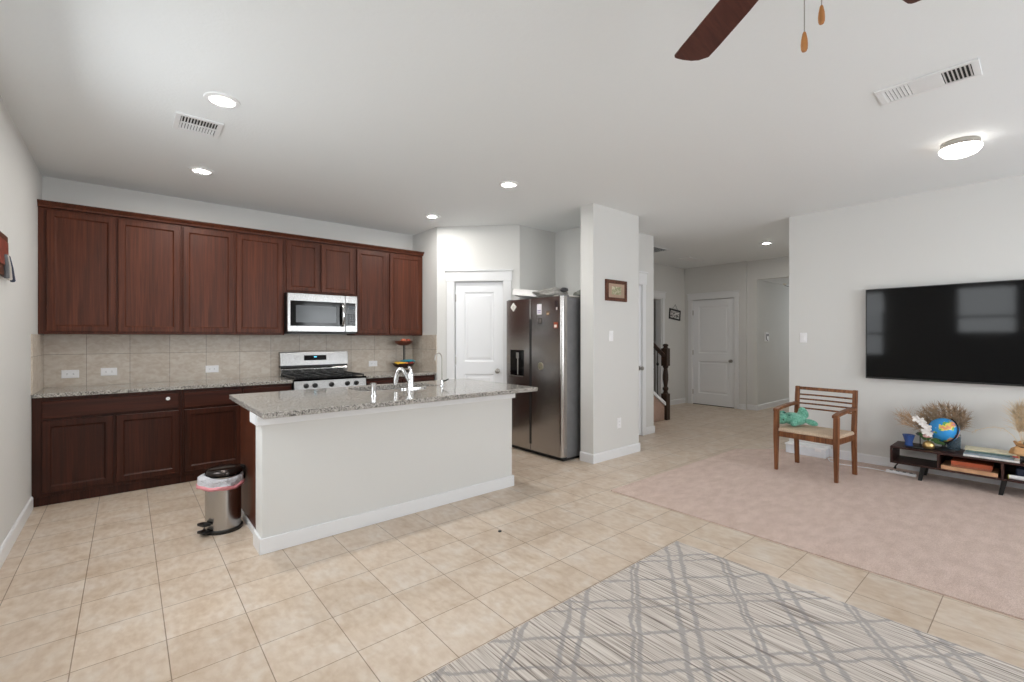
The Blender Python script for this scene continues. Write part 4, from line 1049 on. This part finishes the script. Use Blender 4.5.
for y in (0.80, 0.283, -0.30):
    for x, dx in ((kx0 + 0.055, -0.012), (kx1 - 0.055, 0.012)):
        m = MB(); m.rings([[(x - 0.018, y - 0.040, kz0), (x + 0.018, y - 0.040, kz0), (x + 0.018, y - 0.004, kz0), (x - 0.018, y - 0.004, kz0)], [(x + dx - 0.014, y - 0.014, 0.009), (x + dx + 0.014, y - 0.014, 0.009), (x + dx + 0.014, y + 0.014, 0.009), (x + dx - 0.014, y + 0.014, 0.009)]]); m.build('leg', M['black_metal'], r, 0.002)
m = MB(); m.tube([(kx1 - 0.02, ky1 - 0.05, kz0), (kx1 - 0.03, ky1 - 0.015, 0.09), (kx1 - 0.03, ky1 + 0.012, 0.05), (kx1 - 0.03, ky1 + 0.018, 0.022)], [0.006, 0.006, 0.006, 0.013], 8); m.build('rear_hook_foot', M['black_metal'], r, smooth=True)

# books in and on the console
def book(label, x0, x1, y0, y1, z0, z1, cover, group, pages=(232, 226, 214), rot=0.0, name='book', cat='book', cards=None):
    cx, cy = (x0 + x1) / 2, (y0 + y1) / 2; t = thing(name, label, cat, (cx, cy, z0), rot, group)
    X = Matrix.Translation((cx, cy, z0)) @ Matrix.Rotation(rot, 4, 'Z'); a, b_ = (x1 - x0) / 2, (y1 - y0) / 2; h = z1 - z0; c = min(0.003, h * 0.22)
    m = MB(); m.X = X; m.box(-a, a, -b_, b_, 0, c).box(-a, a, -b_, b_, h - c, h).box(-a, -a + c, -b_, b_, c, h - c); m.build('cover', plain('book_cover_%d' % len(bpy.data.materials), cover, 0.4, var=0.15, nscale=18), t)
    m = MB(); m.X = X; m.box(-a + c, a - 0.003, -b_ + 0.003, b_ - 0.003, c, h - c); m.build('pages', plain('pages', pages, 0.8), t)
    return t
gB = 'books in the console compartments'
book('large tan board book at the bottom of the middle console compartment', 5.638, 5.90, 0.298, 0.652, 0.1585, 0.192, (196, 152, 116), gB)
book('brown book in the middle console compartment, under the orange one', 5.66, 5.90, 0.335, 0.59, 0.1925, 0.210, (142, 82, 58), gB)
book('rust orange book topmost of the middle console compartment', 5.662, 5.90, 0.330, 0.588, 0.2105, 0.243, (172, 82, 50), gB)
gM = 'magazines stacked on the console'
book('white magazine at the bottom of the stack on the console', 5.655, 5.93, 0.178, 0.512, 0.3025, 0.316, (230, 228, 224), gM, (240, 238, 234), 0.02, 'magazine', 'magazine')
book('slate blue magazine second from bottom of the console stack', 5.672, 5.93, 0.205, 0.505, 0.3165, 0.328, (128, 142, 152), gM, (222, 220, 214), -0.03, 'magazine', 'magazine')
book('dark teal magazine in the middle of the console stack', 5.735, 5.95, 0.235, 0.50, 0.3285, 0.337, (84, 112, 112), gM, (222, 220, 214), 0.03, 'magazine', 'magazine')
book('pale green and yellow magazine topmost of the console stack', 5.775, 5.965, 0.20, 0.515, 0.3375, 0.346, (222, 214, 184), gM, (226, 222, 210), 0.05, 'magazine', 'magazine')
m = MB(); m.box(5.657, 5.68, 0.185, 0.215, 0.3461, 0.352); 
# box-like red and black spine objects at the magazine stack end
tag(m.build('red_card', plain('red_card', (196, 60, 66), 0.5), None, 0.001), 'small red card on the near right corner of the magazine stack', 'card')
m = MB(); m.tube([(5.70, 0.135, 0.330), (5.70, 0.175, 0.332)], 0.027, 18); tag(m.build('tape_roll', M['black']), 'black roll lying on the console right of the magazine stack', 'roll')
# third compartment
r2 = thing('paper_roll', 'white rolled poster lying in the right console compartment', 'paper roll', (5.70, 0.06, 0.158))
m = MB(); m.lathe([(0.018, -0.12), (0.018, 0.135), (0.013, 0.135), (0.013, -0.12)], (5.672, 0.10, 0.1765), 20, axis='Y', cap0=False, cap1=False); m.rings([[(5.672 + q * math.sin(2 * PI * i / 20), 0.10 - 0.12, 0.1765 + q * math.cos(2 * PI * i / 20)) for i in range(20)] for q in (0.018, 0.013)], False, False); m.build('roll', plain('roll_paper', (232, 230, 232), 0.6), r2, smooth=True)
m = MB(); m.lathe([(0.0195, 0.135), (0.0195, 0.14), (0.011, 0.14), (0.011, 0.135)], (5.672, 0.10, 0.1765), 20, axis='Y', cap0=False, cap1=False); m.build('end_cap', plain('lime_cap', (176, 180, 70), 0.5), r2, smooth=True)
tag(MB().box(5.72, 5.90, -0.05, 0.20, 0.1585, 0.245).build('blue_case', plain('navy_case', (44, 50, 72), 0.5), None, 0.012), 'dark blue case at the back of the right console compartment', 'case')

# tray, blue cup, gold vase with flowers
r = thing('tray', 'flat black leaf-shaped tray on the left end of the console', 'tray', (5.72, 0.84, 0.3022))
m = MB(); m.lathe([(0.095, 0.3022), (0.105, 0.309), (0.100, 0.312), (0.088, 0.307)], (5.715, 0.825, 0), 30, 0.62, 0.95); m.build('dish', M['black'], r, smooth=True)
cx, cy = 5.77, 0.895
r = thing('blue_cup', 'cobalt blue glass cup with flared rim on the console by the tray', 'cup', (cx, cy, 0.3025))
k = NT('cobalt_glass'); k.set(Base_Color=lin((74, 104, 172)), Roughness=0.12, Specular_IOR_Level=0.6, Transmission_Weight=0.25)
m = MB(); m.lathe([(0.028, 0.313), (0.030, 0.318), (0.030, 0.345), (0.038, 0.375), (0.046, 0.402), (0.050, 0.410), (0.046, 0.410), (0.034, 0.378), (0.026, 0.348), (0.026, 0.32)], (cx, cy, 0), 28); m.build('bowl', k.m, r, smooth=True)
m = MB(); m.lathe([(0.036, 0.3025), (0.036, 0.310), (0.03, 0.3135)], (cx, cy, 0), 24); m.build('foot', k.m, r, smooth=True)
tag(blob('dark_figurine', (5.79, 0.815, 0.425), (0.022, 0.030, 0.016), plain('dark_grey_stone', (78, 84, 84), 0.6, var=0.2), None, None, 31, 0.2), 'small dark figure perched on the twig by the blue cup', 'figurine')
m = MB(); m.tube([(5.79, 0.815, 0.3), (5.79, 0.815, 0.40), (5.79, 0.815, 0.41)], 0.004, 6); bpy.data.objects['dark_figurine']['label'] = 'small dark grey ornament on a thin stand behind the tray'
m.build('stand', M['black_metal'], bpy.data.objects['dark_figurine'])
gx, gy = 5.74, 0.748
r = thing('gold_vase', 'round gold bud vase on the console, holding dried stems', 'vase', (gx, gy, 0.3025))
m = MB(); m.lathe([(0.022, 0.3025), (0.040, 0.314), (0.046, 0.336), (0.040, 0.358), (0.024, 0.372), (0.015, 0.376), (0.012, 0.372), (0.010, 0.35)], (gx, gy, 0), 28); m.build('body', plain('brushed_gold', (222, 190, 130), 0.36, 1.0), r, smooth=True)


def frond(name, base_p, tip, mat, n=60, spread=0.05, seed=0, L=0.06, sag=0.03, stem_r=0.0018, start=0.35, bw=0.0013):
    """a dried grass stem with fine bristles: one mesh"""
    rnd = random.Random(seed); m = MB(); a, b_ = Vector(base_p), Vector(tip)
    pt = lambda t: a.lerp(b_, t) + Vector((0, 0, -sag * math.sin(t * PI)))* -1
    pts = [pt(i / 8) for i in range(9)]; m.tube(pts, [stem_r * (1.2 - 0.8 * i / 8) for i in range(9)], 5)
    d = (b_ - a).normalized()
    for i in range(n):
        t = start + (1 - start) * rnd.random(); p = pt(t)
        q = p + (d * (0.55 + 0.6 * rnd.random()) + Vector((rnd.gauss(0, 1), rnd.gauss(0, 1), rnd.gauss(0, 1))) * 0.42).normalized() * L * (0.5 + rnd.random() * 0.7)
        q += Vector((rnd.gauss(0, 1), rnd.gauss(0, 1), rnd.gauss(0, 1))) * spread * 0.12
        m.tube([p, p.lerp(q, 0.5) + Vector((0, 0, 0.004)), q], [bw, bw * 0.9, bw * 0.3], 3, False)
    return m


tanm = plain('dried_grass_tan', (196, 166, 136), 0.9, var=0.3, nscale=30); brm = plain('pampas_brown', (172, 148, 122), 0.9, var=0.3, nscale=40); crm = plain('dried_grass_cream', (216, 196, 164), 0.9, var=0.2, nscale=30)
gF = 'stems in the gold vase'
base_v = (gx, gy, 0.365)
for i, (dx, yy, zz, sd) in enumerate(((0.05, 0.965, 0.580, 1), (0.08, 0.955, 0.545, 2), (0.03, 0.94, 0.505, 3), (0.06, 0.91, 0.590, 4))):
    m = frond('s', base_v, (gx + dx, yy, zz), tanm, 42, 0.05, sd, 0.10, 0.045, start=0.45, bw=0.0014)
    tag(m.build('dried_stem', tanm), ('long tan dried grass stem leaning left from the gold vase, highest tip', 'tan dried grass stem leaning left from the gold vase, middle tip', 'tan dried grass stem leaning left from the gold vase, lowest tip', 'tan dried grass stem rising beside the white flower')[i], 'dried grass', gF)
r = thing('white_orchid', 'white silk flower with green leaves beside the globe', 'flower', (gx, gy, 0.36), 0, gF)
m = MB(); m.tube([base_v, (gx + 0.0, gy + 0.005, 0.43), (gx + 0.01, gy + 0.03, 0.51), (gx + 0.01, gy + 0.075, 0.575)], 0.003, 6); m.build('stem', plain('flower_stem', (86, 104, 60), 0.6), r)
pm = plain('white_petal', (244, 242, 240), 0.6, var=0.03)
for i, (dy, dz) in enumerate(((0.02, 0.468), (0.005, 0.505), (0.035, 0.535), (0.05, 0.562), (0.085, 0.575), (-0.005, 0.448))):
    m = MB()
    for j in range(5):
        a = 2 * PI * j / 5 + i; m.X = Matrix.Translation((gx - 0.012, gy + dy, dz)) @ Matrix.Rotation(a, 4, 'X') @ Matrix.Rotation(-0.35, 4, 'Y'); m.ell((0, 0.0, 0.018), (0.004, 0.013, 0.02), 10, 6)
    m.build('bloom', pm, r, smooth=True)
for i, (dy, dz, a) in enumerate(((-0.035, 0.395, 1.2), (0.0, 0.405, 0.5), (-0.055, 0.378, 1.7), (0.03, 0.40, -0.6))):
    m = MB(); m.X = Matrix.Translation((gx - 0.01, gy + dy, dz)) @ Matrix.Rotation(a, 4, 'X'); m.ell((0, 0, 0.02), (0.005, 0.016, 0.042), 10, 8); m.build('leaf', plain('leaf_green', (52, 92, 40), 0.5, var=0.2), r, smooth=True)
tag(blob('pink_bloom', (gx - 0.01, gy + 0.012, 0.422), (0.015, 0.026, 0.016), plain('pink_petal', (206, 158, 156), 0.7), None, None, 41, 0.3), 'small pink bloom just above the gold vase', 'flower', gF)

# globe
gc = Vector((5.80, 0.652, 0.488)); gr = 0.110
k = NT('globe_map'); k.set(Roughness=0.25, Specular_IOR_Level=0.5)
n1 = k.n('ShaderNodeTexNoise'); n1.inputs['Scale'].default_value = 13; n1.inputs['Detail'].default_value = 4; k.l(k.coords(loc=(0.3, 0.12, 0.4)), n1.inputs['Vector'])
n2 = k.n('ShaderNodeTexNoise'); n2.inputs['Scale'].default_value = 16; k.l(k.coords(loc=(1, 2, 0.3)), n2.inputs['Vector'])
land = k.ramp(n2.outputs[0], [(0.36, (96, 168, 96)), (0.46, (226, 204, 96)), (0.54, (222, 150, 110)), (0.62, (150, 130, 196))], 'CONSTANT')
k.l(k.mix(k.ramp(n1.outputs[0], [(0.51, (0, 0, 0, 1)), (0.53, (1, 1, 1, 1))]), lin((52, 150, 220)), land), k.b.inputs['Base Color'])
r = thing('globe', 'blue desk globe on a black stand on the console', 'globe', (gc.x, gc.y, 0.3025))
m = MB(); m.ell(gc, (gr, gr, gr), 40, 24); m.build('ball', k.m, r, smooth=True)
ax = Vector((0.05, -0.42, 0.90)).normalized(); side = Vector((-0.55, -0.75, -0.30)); side = (side - ax * side.dot(ax)).normalized()
m = MB(); rr = gr + 0.009; pts = [gc + ax * rr * math.cos(t) + side * rr * math.sin(t) for t in [i * PI / 24 for i in range(25)]]
m.tube(pts, 0.0055, 8); m.build('meridian', M['black'], r, smooth=True)
m = MB(); m.lathe([(0.075, 0.3025), (0.078, 0.308), (0.070, 0.316), (0.030, 0.324), (0.014, 0.334), (0.011, 0.38)], (gc.x, gc.y, 0), 32); m.build('base', M['black'], r, smooth=True)
m = MB(); m.tube([(gc.x, gc.y, 0.345), (gc.x - 0.01, gc.y - 0.01, 0.385)], [0.013, 0.016], 10); m.build('post', M['black'], r, smooth=True)
# pampas bouquet and glass jar behind the globe
jx, jy = 5.90, 0.595
r = thing('glass_jar', 'grey glass jar behind the globe holding the brown pampas fan', 'vase', (jx, jy, 0.3025))
k = NT('smoky_glass'); k.set(Base_Color=lin((150, 168, 180)), Roughness=0.08, Transmission_Weight=0.8, IOR=1.3)
m = MB(); m.lathe([(0.045, 0.3025), (0.048, 0.31), (0.050, 0.44), (0.047, 0.44), (0.045, 0.312)], (jx, jy, 0), 28); m.build('body', k.m, r, smooth=True)
m = MB(); m.lathe([(0.0505, 0.432), (0.0525, 0.436), (0.0505, 0.443)], (jx, jy, 0), 28, cap0=False, cap1=False); m.build('rim', M['nickel'], r, smooth=True)
rnd = random.Random(5)
for i in range(13):
    t = i / 12; ang = PI * (0.86 - 0.94 * t); LL = 0.235 + 0.03 * math.sin(i * 2.1)
    tip = (jx - 0.03 + rnd.uniform(-0.03, 0.02), 0.64 + LL * -math.cos(PI - ang) * -0.78, 0.525 + 0.168 * math.sin(ang))
    tip = (tip[0], 0.655 + 0.178 * math.cos(ang) * (1 if math.cos(ang) > 0 else 0.95), tip[2])
    m = frond('p', (jx, jy, 0.40), tip, brm, 150, 0.06, 60 + i, 0.075, 0.0, 0.002, 0.40, 0.0017)
    lb = 'brown pampas plume in the fan behind the globe'
    tag(m.build('pampas_plume', brm), lb, 'dried grass', 'pampas plumes fanned behind the globe')
# right bouquet with paper-wrapped vase
vx, vy = 5.86, 0.165
r = thing('paper_wrapped_vase', 'tan paper-wrapped vase at the right edge of the console', 'vase', (vx, vy, 0.3025))
kr = plain('kraft_paper', (206, 160, 112), 0.75, var=0.15, nscale=20)
def crumple(rad, z, ph, amp=0.08, seg=20):
    return [(vx + rad * (1 + amp * math.sin(5 * t + ph)) * math.cos(t), vy + rad * (1 + amp * math.sin(5 * t + ph)) * math.sin(t), z + 0.008 * math.sin(3 * t + ph)) for t in [2 * PI * i / seg for i in range(seg)]]
m = MB(); m.rings([crumple(0.062, 0.312, 0, 0.03), crumple(0.078, 0.352, 0.6), crumple(0.066, 0.392, 1.2), crumple(0.034, 0.412, 1.4), crumple(0.052, 0.452, 2.0, 0.18), crumple(0.046, 0.446, 2.0, 0.18), crumple(0.028, 0.412, 1.4)]); m.build('wrap', kr, r, smooth=True)
m = MB(); m.lathe([(0.036, 0.406), (0.040, 0.412), (0.036, 0.418)], (vx, vy, 0), 20, cap0=False, cap1=False); m.build('tie', plain('jute_tie', (120, 96, 70), 0.9), r)
tag(blob('grey_pompom', (5.80, 0.135, 0.452), (0.022, 0.024, 0.024), plain('grey_wool', (130, 124, 120), 0.95, var=0.2), None, None, 51, 0.1), 'round grey pompom on the front of the paper-wrapped vase', 'pompom')
for i, (x, y, z) in enumerate(((5.84, 0.215, 0.70), (5.86, 0.195, 0.735), (5.88, 0.175, 0.745), (5.86, 0.145, 0.74), (5.87, 0.115, 0.72))):
    m = frond('c', (vx, vy, 0.42), (x, y, z), crm, 110, 0.05, 90 + i, 0.10, 0.0, 0.0018, 0.35, 0.0014)
    tag(m.build('cream_grass', crm), 'upright cream dried grass in the paper-wrapped vase', 'dried grass', 'cream grasses in the paper-wrapped vase')
m = MB(); pts = [(vx, vy + 0.02, 0.43), (5.85, 0.22, 0.50), (5.84, 0.27, 0.550), (5.84, 0.315, 0.560), (5.84, 0.37, 0.548), (5.84, 0.43, 0.52), (5.84, 0.47, 0.49)]
m.tube(pts, [0.0025, 0.0025, 0.002, 0.002, 0.002, 0.0015, 0.001], 5)
for i in range(40):
    rr_ = random.Random(i); j = rr_.randrange(1, 6); p = Vector(pts[j]).lerp(Vector(pts[j + 1]), rr_.random()); m.tube([p, p + Vector((rr_.uniform(-.01, .01), rr_.uniform(0.0, .03), rr_.uniform(-.03, .012)))], [0.0009, 0.0003], 3, False)
tag(m.build('arching_stem', crm), 'cream dried stem arching left from the paper-wrapped vase over the magazines', 'dried grass')

# floor bits near the console
m = MB(); m.box(5.765, 5.80, 0.842, 1.07, 0.0092, 0.036)
r = thing('power_strip', 'slim white power strip on the carpet under the console end', 'power strip', (5.78, 0.95, 0.0092)); m.build('case', M['white_plastic'], r, 0.006)
m = MB()
for yy in (0.88, 0.93, 0.98, 1.03): m.box(5.772, 5.793, yy - 0.012, yy + 0.012, 0.0358, 0.0375)
m.build('sockets', M['grey_slot'], r)
m = MB(); m.tube([(5.78, 1.065, 0.0145), (5.80, 1.20, 0.0145), (5.76, 1.33, 0.0145), (5.74, 1.44, 0.0145), (5.80, 1.55, 0.0145), (5.92, 1.60, 0.0145), (5.99, 1.52, 0.0145), (6.02, 1.30, 0.0145), (6.028, 1.1, 0.0145)], 0.0045, 8)
tag(m.build('power_cable', M['white_plastic'], smooth=True), 'white cable trailing over the carpet from the power strip to the wall', 'cable')

# ------------------------------------------------------------------ rug
rx_0, rx_1, ry_0, ry_1 = 0.36, 2.762, -1.46, 1.592
k = MB(); k.rings([[(rx_0, ry_0, 0.0003), (rx_1, ry_0, 0.0003), (rx_1, ry_1, 0.0003), (rx_0, ry_1, 0.0003)], [(rx_0, ry_0, 0.008), (rx_1, ry_0, 0.008), (rx_1, ry_1, 0.008), (rx_0, ry_1, 0.008)]])
ro = k.world('area_rug', M['rug']); del ro['kind']; tag(ro, 'light grey area rug with dark lattice lines on the tile floor', 'rug')
tag(MB().lathe([(0.012, 0.0002), (0.012, 0.006), (0.006, 0.008)], (1.975, 2.47, 0), 12).build('bottle_cap', M['grey_slot']), 'tiny dark cap lying on the floor tiles in front of the island', 'cap')


# ------------------------------------------------------------------ ceiling fixtures
def can(x, y, label, first=None):
    r = thing('recessed_light', label, 'ceiling light', (x, y, CEIL - 0.012), 0, 'recessed ceiling lights')
    m = MB(); m.lathe([(0.062, -0.003), (0.070, -0.009), (0.092, -0.007), (0.095, 0.0)], (x, y, CEIL), 36, cap0=False, cap1=False); m.build('trim_ring', M['vent_white'], r, smooth=True)
    m = MB(); m.lathe([(0.0625, -0.002), (0.0625, -0.005), (0.035, -0.0052)], (x, y, CEIL), 36, cap0=False, cap1=False); m.build('lens_rim', M['can_rim'], r)
    m = MB(); m.lathe([(0.035, -0.002), (0.035, -0.0052), (0.02, -0.0054)], (x, y, CEIL), 32); m.build('lens', M['can_lens'], r)
    return r


c0 = can(0.442, 3.247, 'recessed light in the kitchen ceiling beside the square vent, nearer one')
for x, y, lb in ((0.492, 4.727, 'recessed light in front of the left wall cabinets, behind the square vent'), (2.765, 4.735, 'recessed light in the ceiling before the right wall cabinets and pantry'), (2.735, 3.285, 'recessed light in the ceiling over the right end of the island'), (7.42, 2.80, 'recessed light in the hall ceiling')):
    copy_thing(c0, (x, y, CEIL - 0.012), lb)
# kitchen vent
vx0, vx1, vy0, vy1 = 0.238, 0.500, 3.595, 3.875
r = thing('ceiling_vent', 'small square white vent in the kitchen ceiling', 'air vent', (0.37, 3.735, CEIL - 0.01), 0, 'white ceiling vents')
def grille(r, x0, x1, y0, y1, fr, hollow, slats, axis):
    b = MB(); z0, z1 = CEIL - 0.010, CEIL - 0.0002
    xs, ys = [x0, x0 + fr, x1 - fr, x1], [y0, y0 + fr, y1 - fr, y1]
    b.box(xs[0], xs[1], ys[0], ys[3], z0, z1).box(xs[2], xs[3], ys[0], ys[3], z0, z1).box(xs[1], xs[2], ys[0], ys[1], z0, z1).box(xs[1], xs[2], ys[2], ys[3], z0, z1)
    for q in hollow: b.box(q[0], q[1], q[2], q[3], z0 + 0.002, z1)
    b.build('frame', M['vent_white'], r, 0.002)
    b = MB(); b.box(xs[1], xs[2], ys[1], ys[2], z1 - 0.002, z1 - 0.0005); b.build('duct', M['vent_dark'], r)
    for p, tilt in slats:
        m = MB(); hw = 0.0040 if tilt > 0 else 0.0062
        za, zb_ = (0.001, 0.006) if tilt > 0 else (0.006, 0.001)
        if axis == 'X':      # slat long in x, at y = p
            m.rings([[(x, p - hw, z0 + za), (x, p + hw, z0 + zb_), (x, p + hw, z0 + zb_ + 0.0015), (x, p - hw, z0 + za + 0.0015)] for x in (xs[1], xs[2])])
        else:
            hw = 0.0045 if tilt > 0 else 0.006
            m.rings([[(p[0] - hw, y, z0 + za), (p[0] + hw, y, z0 + zb_), (p[0] + hw, y, z0 + zb_ + 0.0015), (p[0] - hw, y, z0 + za + 0.0015)] for y in (p[1], p[2])])
        m.build('slat', M['vent_white'], r)
grille(r, vx0, vx1, vy0, vy1, 0.03, [(vx0 + 0.03, vx1 - 0.03, 3.735 - 0.008, 3.735 + 0.008)], [((vx0 + 0.0375 + 0.0166 * i, a, b_), s) for i in range(12) for a, b_, s in ((vy0 + 0.03, 3.727, 1), (3.743, vy1 - 0.03, -1))], 'Y')
r = thing('ceiling_vent', 'long white two-way vent in the ceiling near the fan', 'air vent', (3.46, 0.46, CEIL - 0.01), 0, 'white ceiling vents')
grille(r, 3.345, 3.575, 0.245, 0.675, 0.03, [(3.375, 3.545, 0.392, 0.530)], [(0.283 + 0.0168 * i, 1) for i in range(7)] + [(0.5385 + 0.0168 * i, -1) for i in range(7)], 'X')
r = thing('return_air_grille', 'dark return air grille in the hall ceiling above the stairs', 'air vent', (6.42, 4.19, CEIL - 0.01))
grille(r, 6.02, 6.78, 4.02, 4.36, 0.022, [], [(4.055 + 0.022 * i, 1) for i in range(13)], 'X')
m = MB(); m.rings([[(7.62, 4.15, CEIL - 0.0002), (8.14, 4.15, CEIL - 0.0002), (8.14, 4.36, CEIL - 0.0002), (7.62, 4.36, CEIL - 0.0002)], [(7.62, 4.15, CEIL - 0.014), (8.14, 4.15, CEIL - 0.014), (8.14, 4.36, CEIL - 0.014), (7.62, 4.36, CEIL - 0.014)], [(7.66, 4.19, CEIL - 0.018), (8.10, 4.19, CEIL - 0.018), (8.10, 4.32, CEIL - 0.018), (7.66, 4.32, CEIL - 0.018)]])
tag(m.build('ceiling_panel', M['vent_white']), 'flat white rectangular panel on the hall ceiling before the end wall', 'ceiling panel')
# flush mount lamp
lx, ly = 4.68, 0.437
r = thing('flush_ceiling_lamp', 'round white dome ceiling lamp with silver band near the television wall', 'ceiling light', (lx, ly, CEIL - 0.09))
m = MB(); m.lathe([(0.100, CEIL - 0.0002), (0.108, CEIL - 0.012), (0.108, CEIL - 0.042), (0.098, CEIL - 0.046)], (lx, ly, 0), 40); m.build('band', M['nickel'], r, smooth=True)
m = MB(); m.lathe([(0.112, CEIL - 0.042), (0.118, CEIL - 0.050), (0.114, CEIL - 0.068), (0.094, CEIL - 0.092), (0.054, CEIL - 0.108), (0.01, CEIL - 0.113)], (lx, ly, 0), 40, cap0=False); m.build('dome', M['dome'], r, smooth=True)
# foyer light
r = thing('foyer_ceiling_light', 'small dark-armed ceiling light in the foyer beyond the hall opening', 'ceiling light', (10.0, 3.30, 2.36))
m = MB(); m.lathe([(0.05, 2.4298), (0.05, 2.415), (0.015, 2.41), (0.012, 2.37)], (10.0, 3.30, 0), 20); m.build('canopy', M['black_metal'], r, smooth=True)
for i in range(4):
    a = i * PI / 2 + 0.4; m = MB(); e_ = (10.0 + 0.13 * math.cos(a), 3.30 + 0.13 * math.sin(a)); m.tube([(10.0, 3.30, 2.38), (10.0 + 0.07 * math.cos(a), 3.30 + 0.07 * math.sin(a), 2.365), (e_[0], e_[1], 2.385)], 0.006, 6); m.build('arm', M['black_metal'], r)
    m = MB(); m.lathe([(0.012, 2.385), (0.03, 2.40), (0.034, 2.422), (0.004, 2.424)], (e_[0], e_[1], 0), 14); m.build('shade', plain('frosted_shade', (236, 232, 222), 0.4), r, smooth=True)

# ceiling fan: only one blade, a blade tip and the two pull chains hang into view
FX, FY, FZ = 1.462, 0.430, 2.52
r = thing('ceiling_fan', 'dark brown bladed ceiling fan with two wooden pull chain knobs', 'ceiling fan', (FX, FY, 2.3))
m = MB(); m.lathe([(0.068, CEIL - 0.0003), (0.066, CEIL - 0.02), (0.03, CEIL - 0.05), (0.014, CEIL - 0.055), (0.014, 2.64)], (FX, FY, 0), 28); m.build('canopy', M['nickel'], r, smooth=True)
m = MB(); m.lathe([(0.03, 2.655), (0.085, 2.645), (0.105, 2.60), (0.105, 2.555), (0.09, 2.535), (0.05, 2.53)], (FX, FY, 0), 32); m.build('motor', M['nickel'], r, smooth=True)
m = MB(); m.lathe([(0.06, 2.53), (0.062, 2.48), (0.05, 2.465), (0.01, 2.46)], (FX, FY, 0), 28); m.build('switch_housing', M['nickel'], r, smooth=True)
A0 = 1.012
for i in range(5):
    a = A0 + i * 2 * PI / 5
    XB = Matrix.Translation((FX, FY, FZ)) @ Matrix.Rotation(a, 4, 'Z') @ Matrix.Rotation(0.17, 4, 'X')
    m = MB(); m.X = XB; out = []
    up = [(0.17, 0.048), (0.35, 0.060), (0.60, 0.064), (0.662, 0.064), (0.672, 0.058), (0.675, 0.046)]; lo = [(0.674, 0.02), (0.666, -0.015), (0.652, -0.040), (0.618, -0.066), (0.55, -0.066), (0.35, -0.060), (0.17, -0.048)]
    pl = up + lo; m.rings([[(x, y, -0.003) for x, y in pl], [(x, y, 0.003) for x, y in pl]]); bo_ = m.build('blade', M['fan_wood'], r, 0.001)
    m = MB(); m.X = XB; m.prism([(0.09, -0.012), (0.19, -0.03), (0.24, -0.022), (0.24, 0.022), (0.19, 0.03), (0.09, 0.012)], 0.003, 0.008); m.build('blade_iron', M['nickel'], bo_)
for (cx_, cy_, zb, ztop) in ((1.404, 0.434, 2.118, 2.475), (1.511, 0.424, 2.235, 2.53)):
    m = MB(); m.tube([(cx_, cy_, zb + 0.05), (cx_, cy_, ztop)], 0.0015, 6); ch = m.build('pull_chain', M['nickel'], r)
    m = MB(); m.lathe([(0.003, 0.052), (0.0048, 0.047), (0.0076, 0.032), (0.0086, 0.018), (0.0080, 0.006), (0.0055, 0.0), (0.002, -0.001)], (cx_, cy_, zb), 16); m.build('chain_knob', M['pull'], ch, smooth=True)
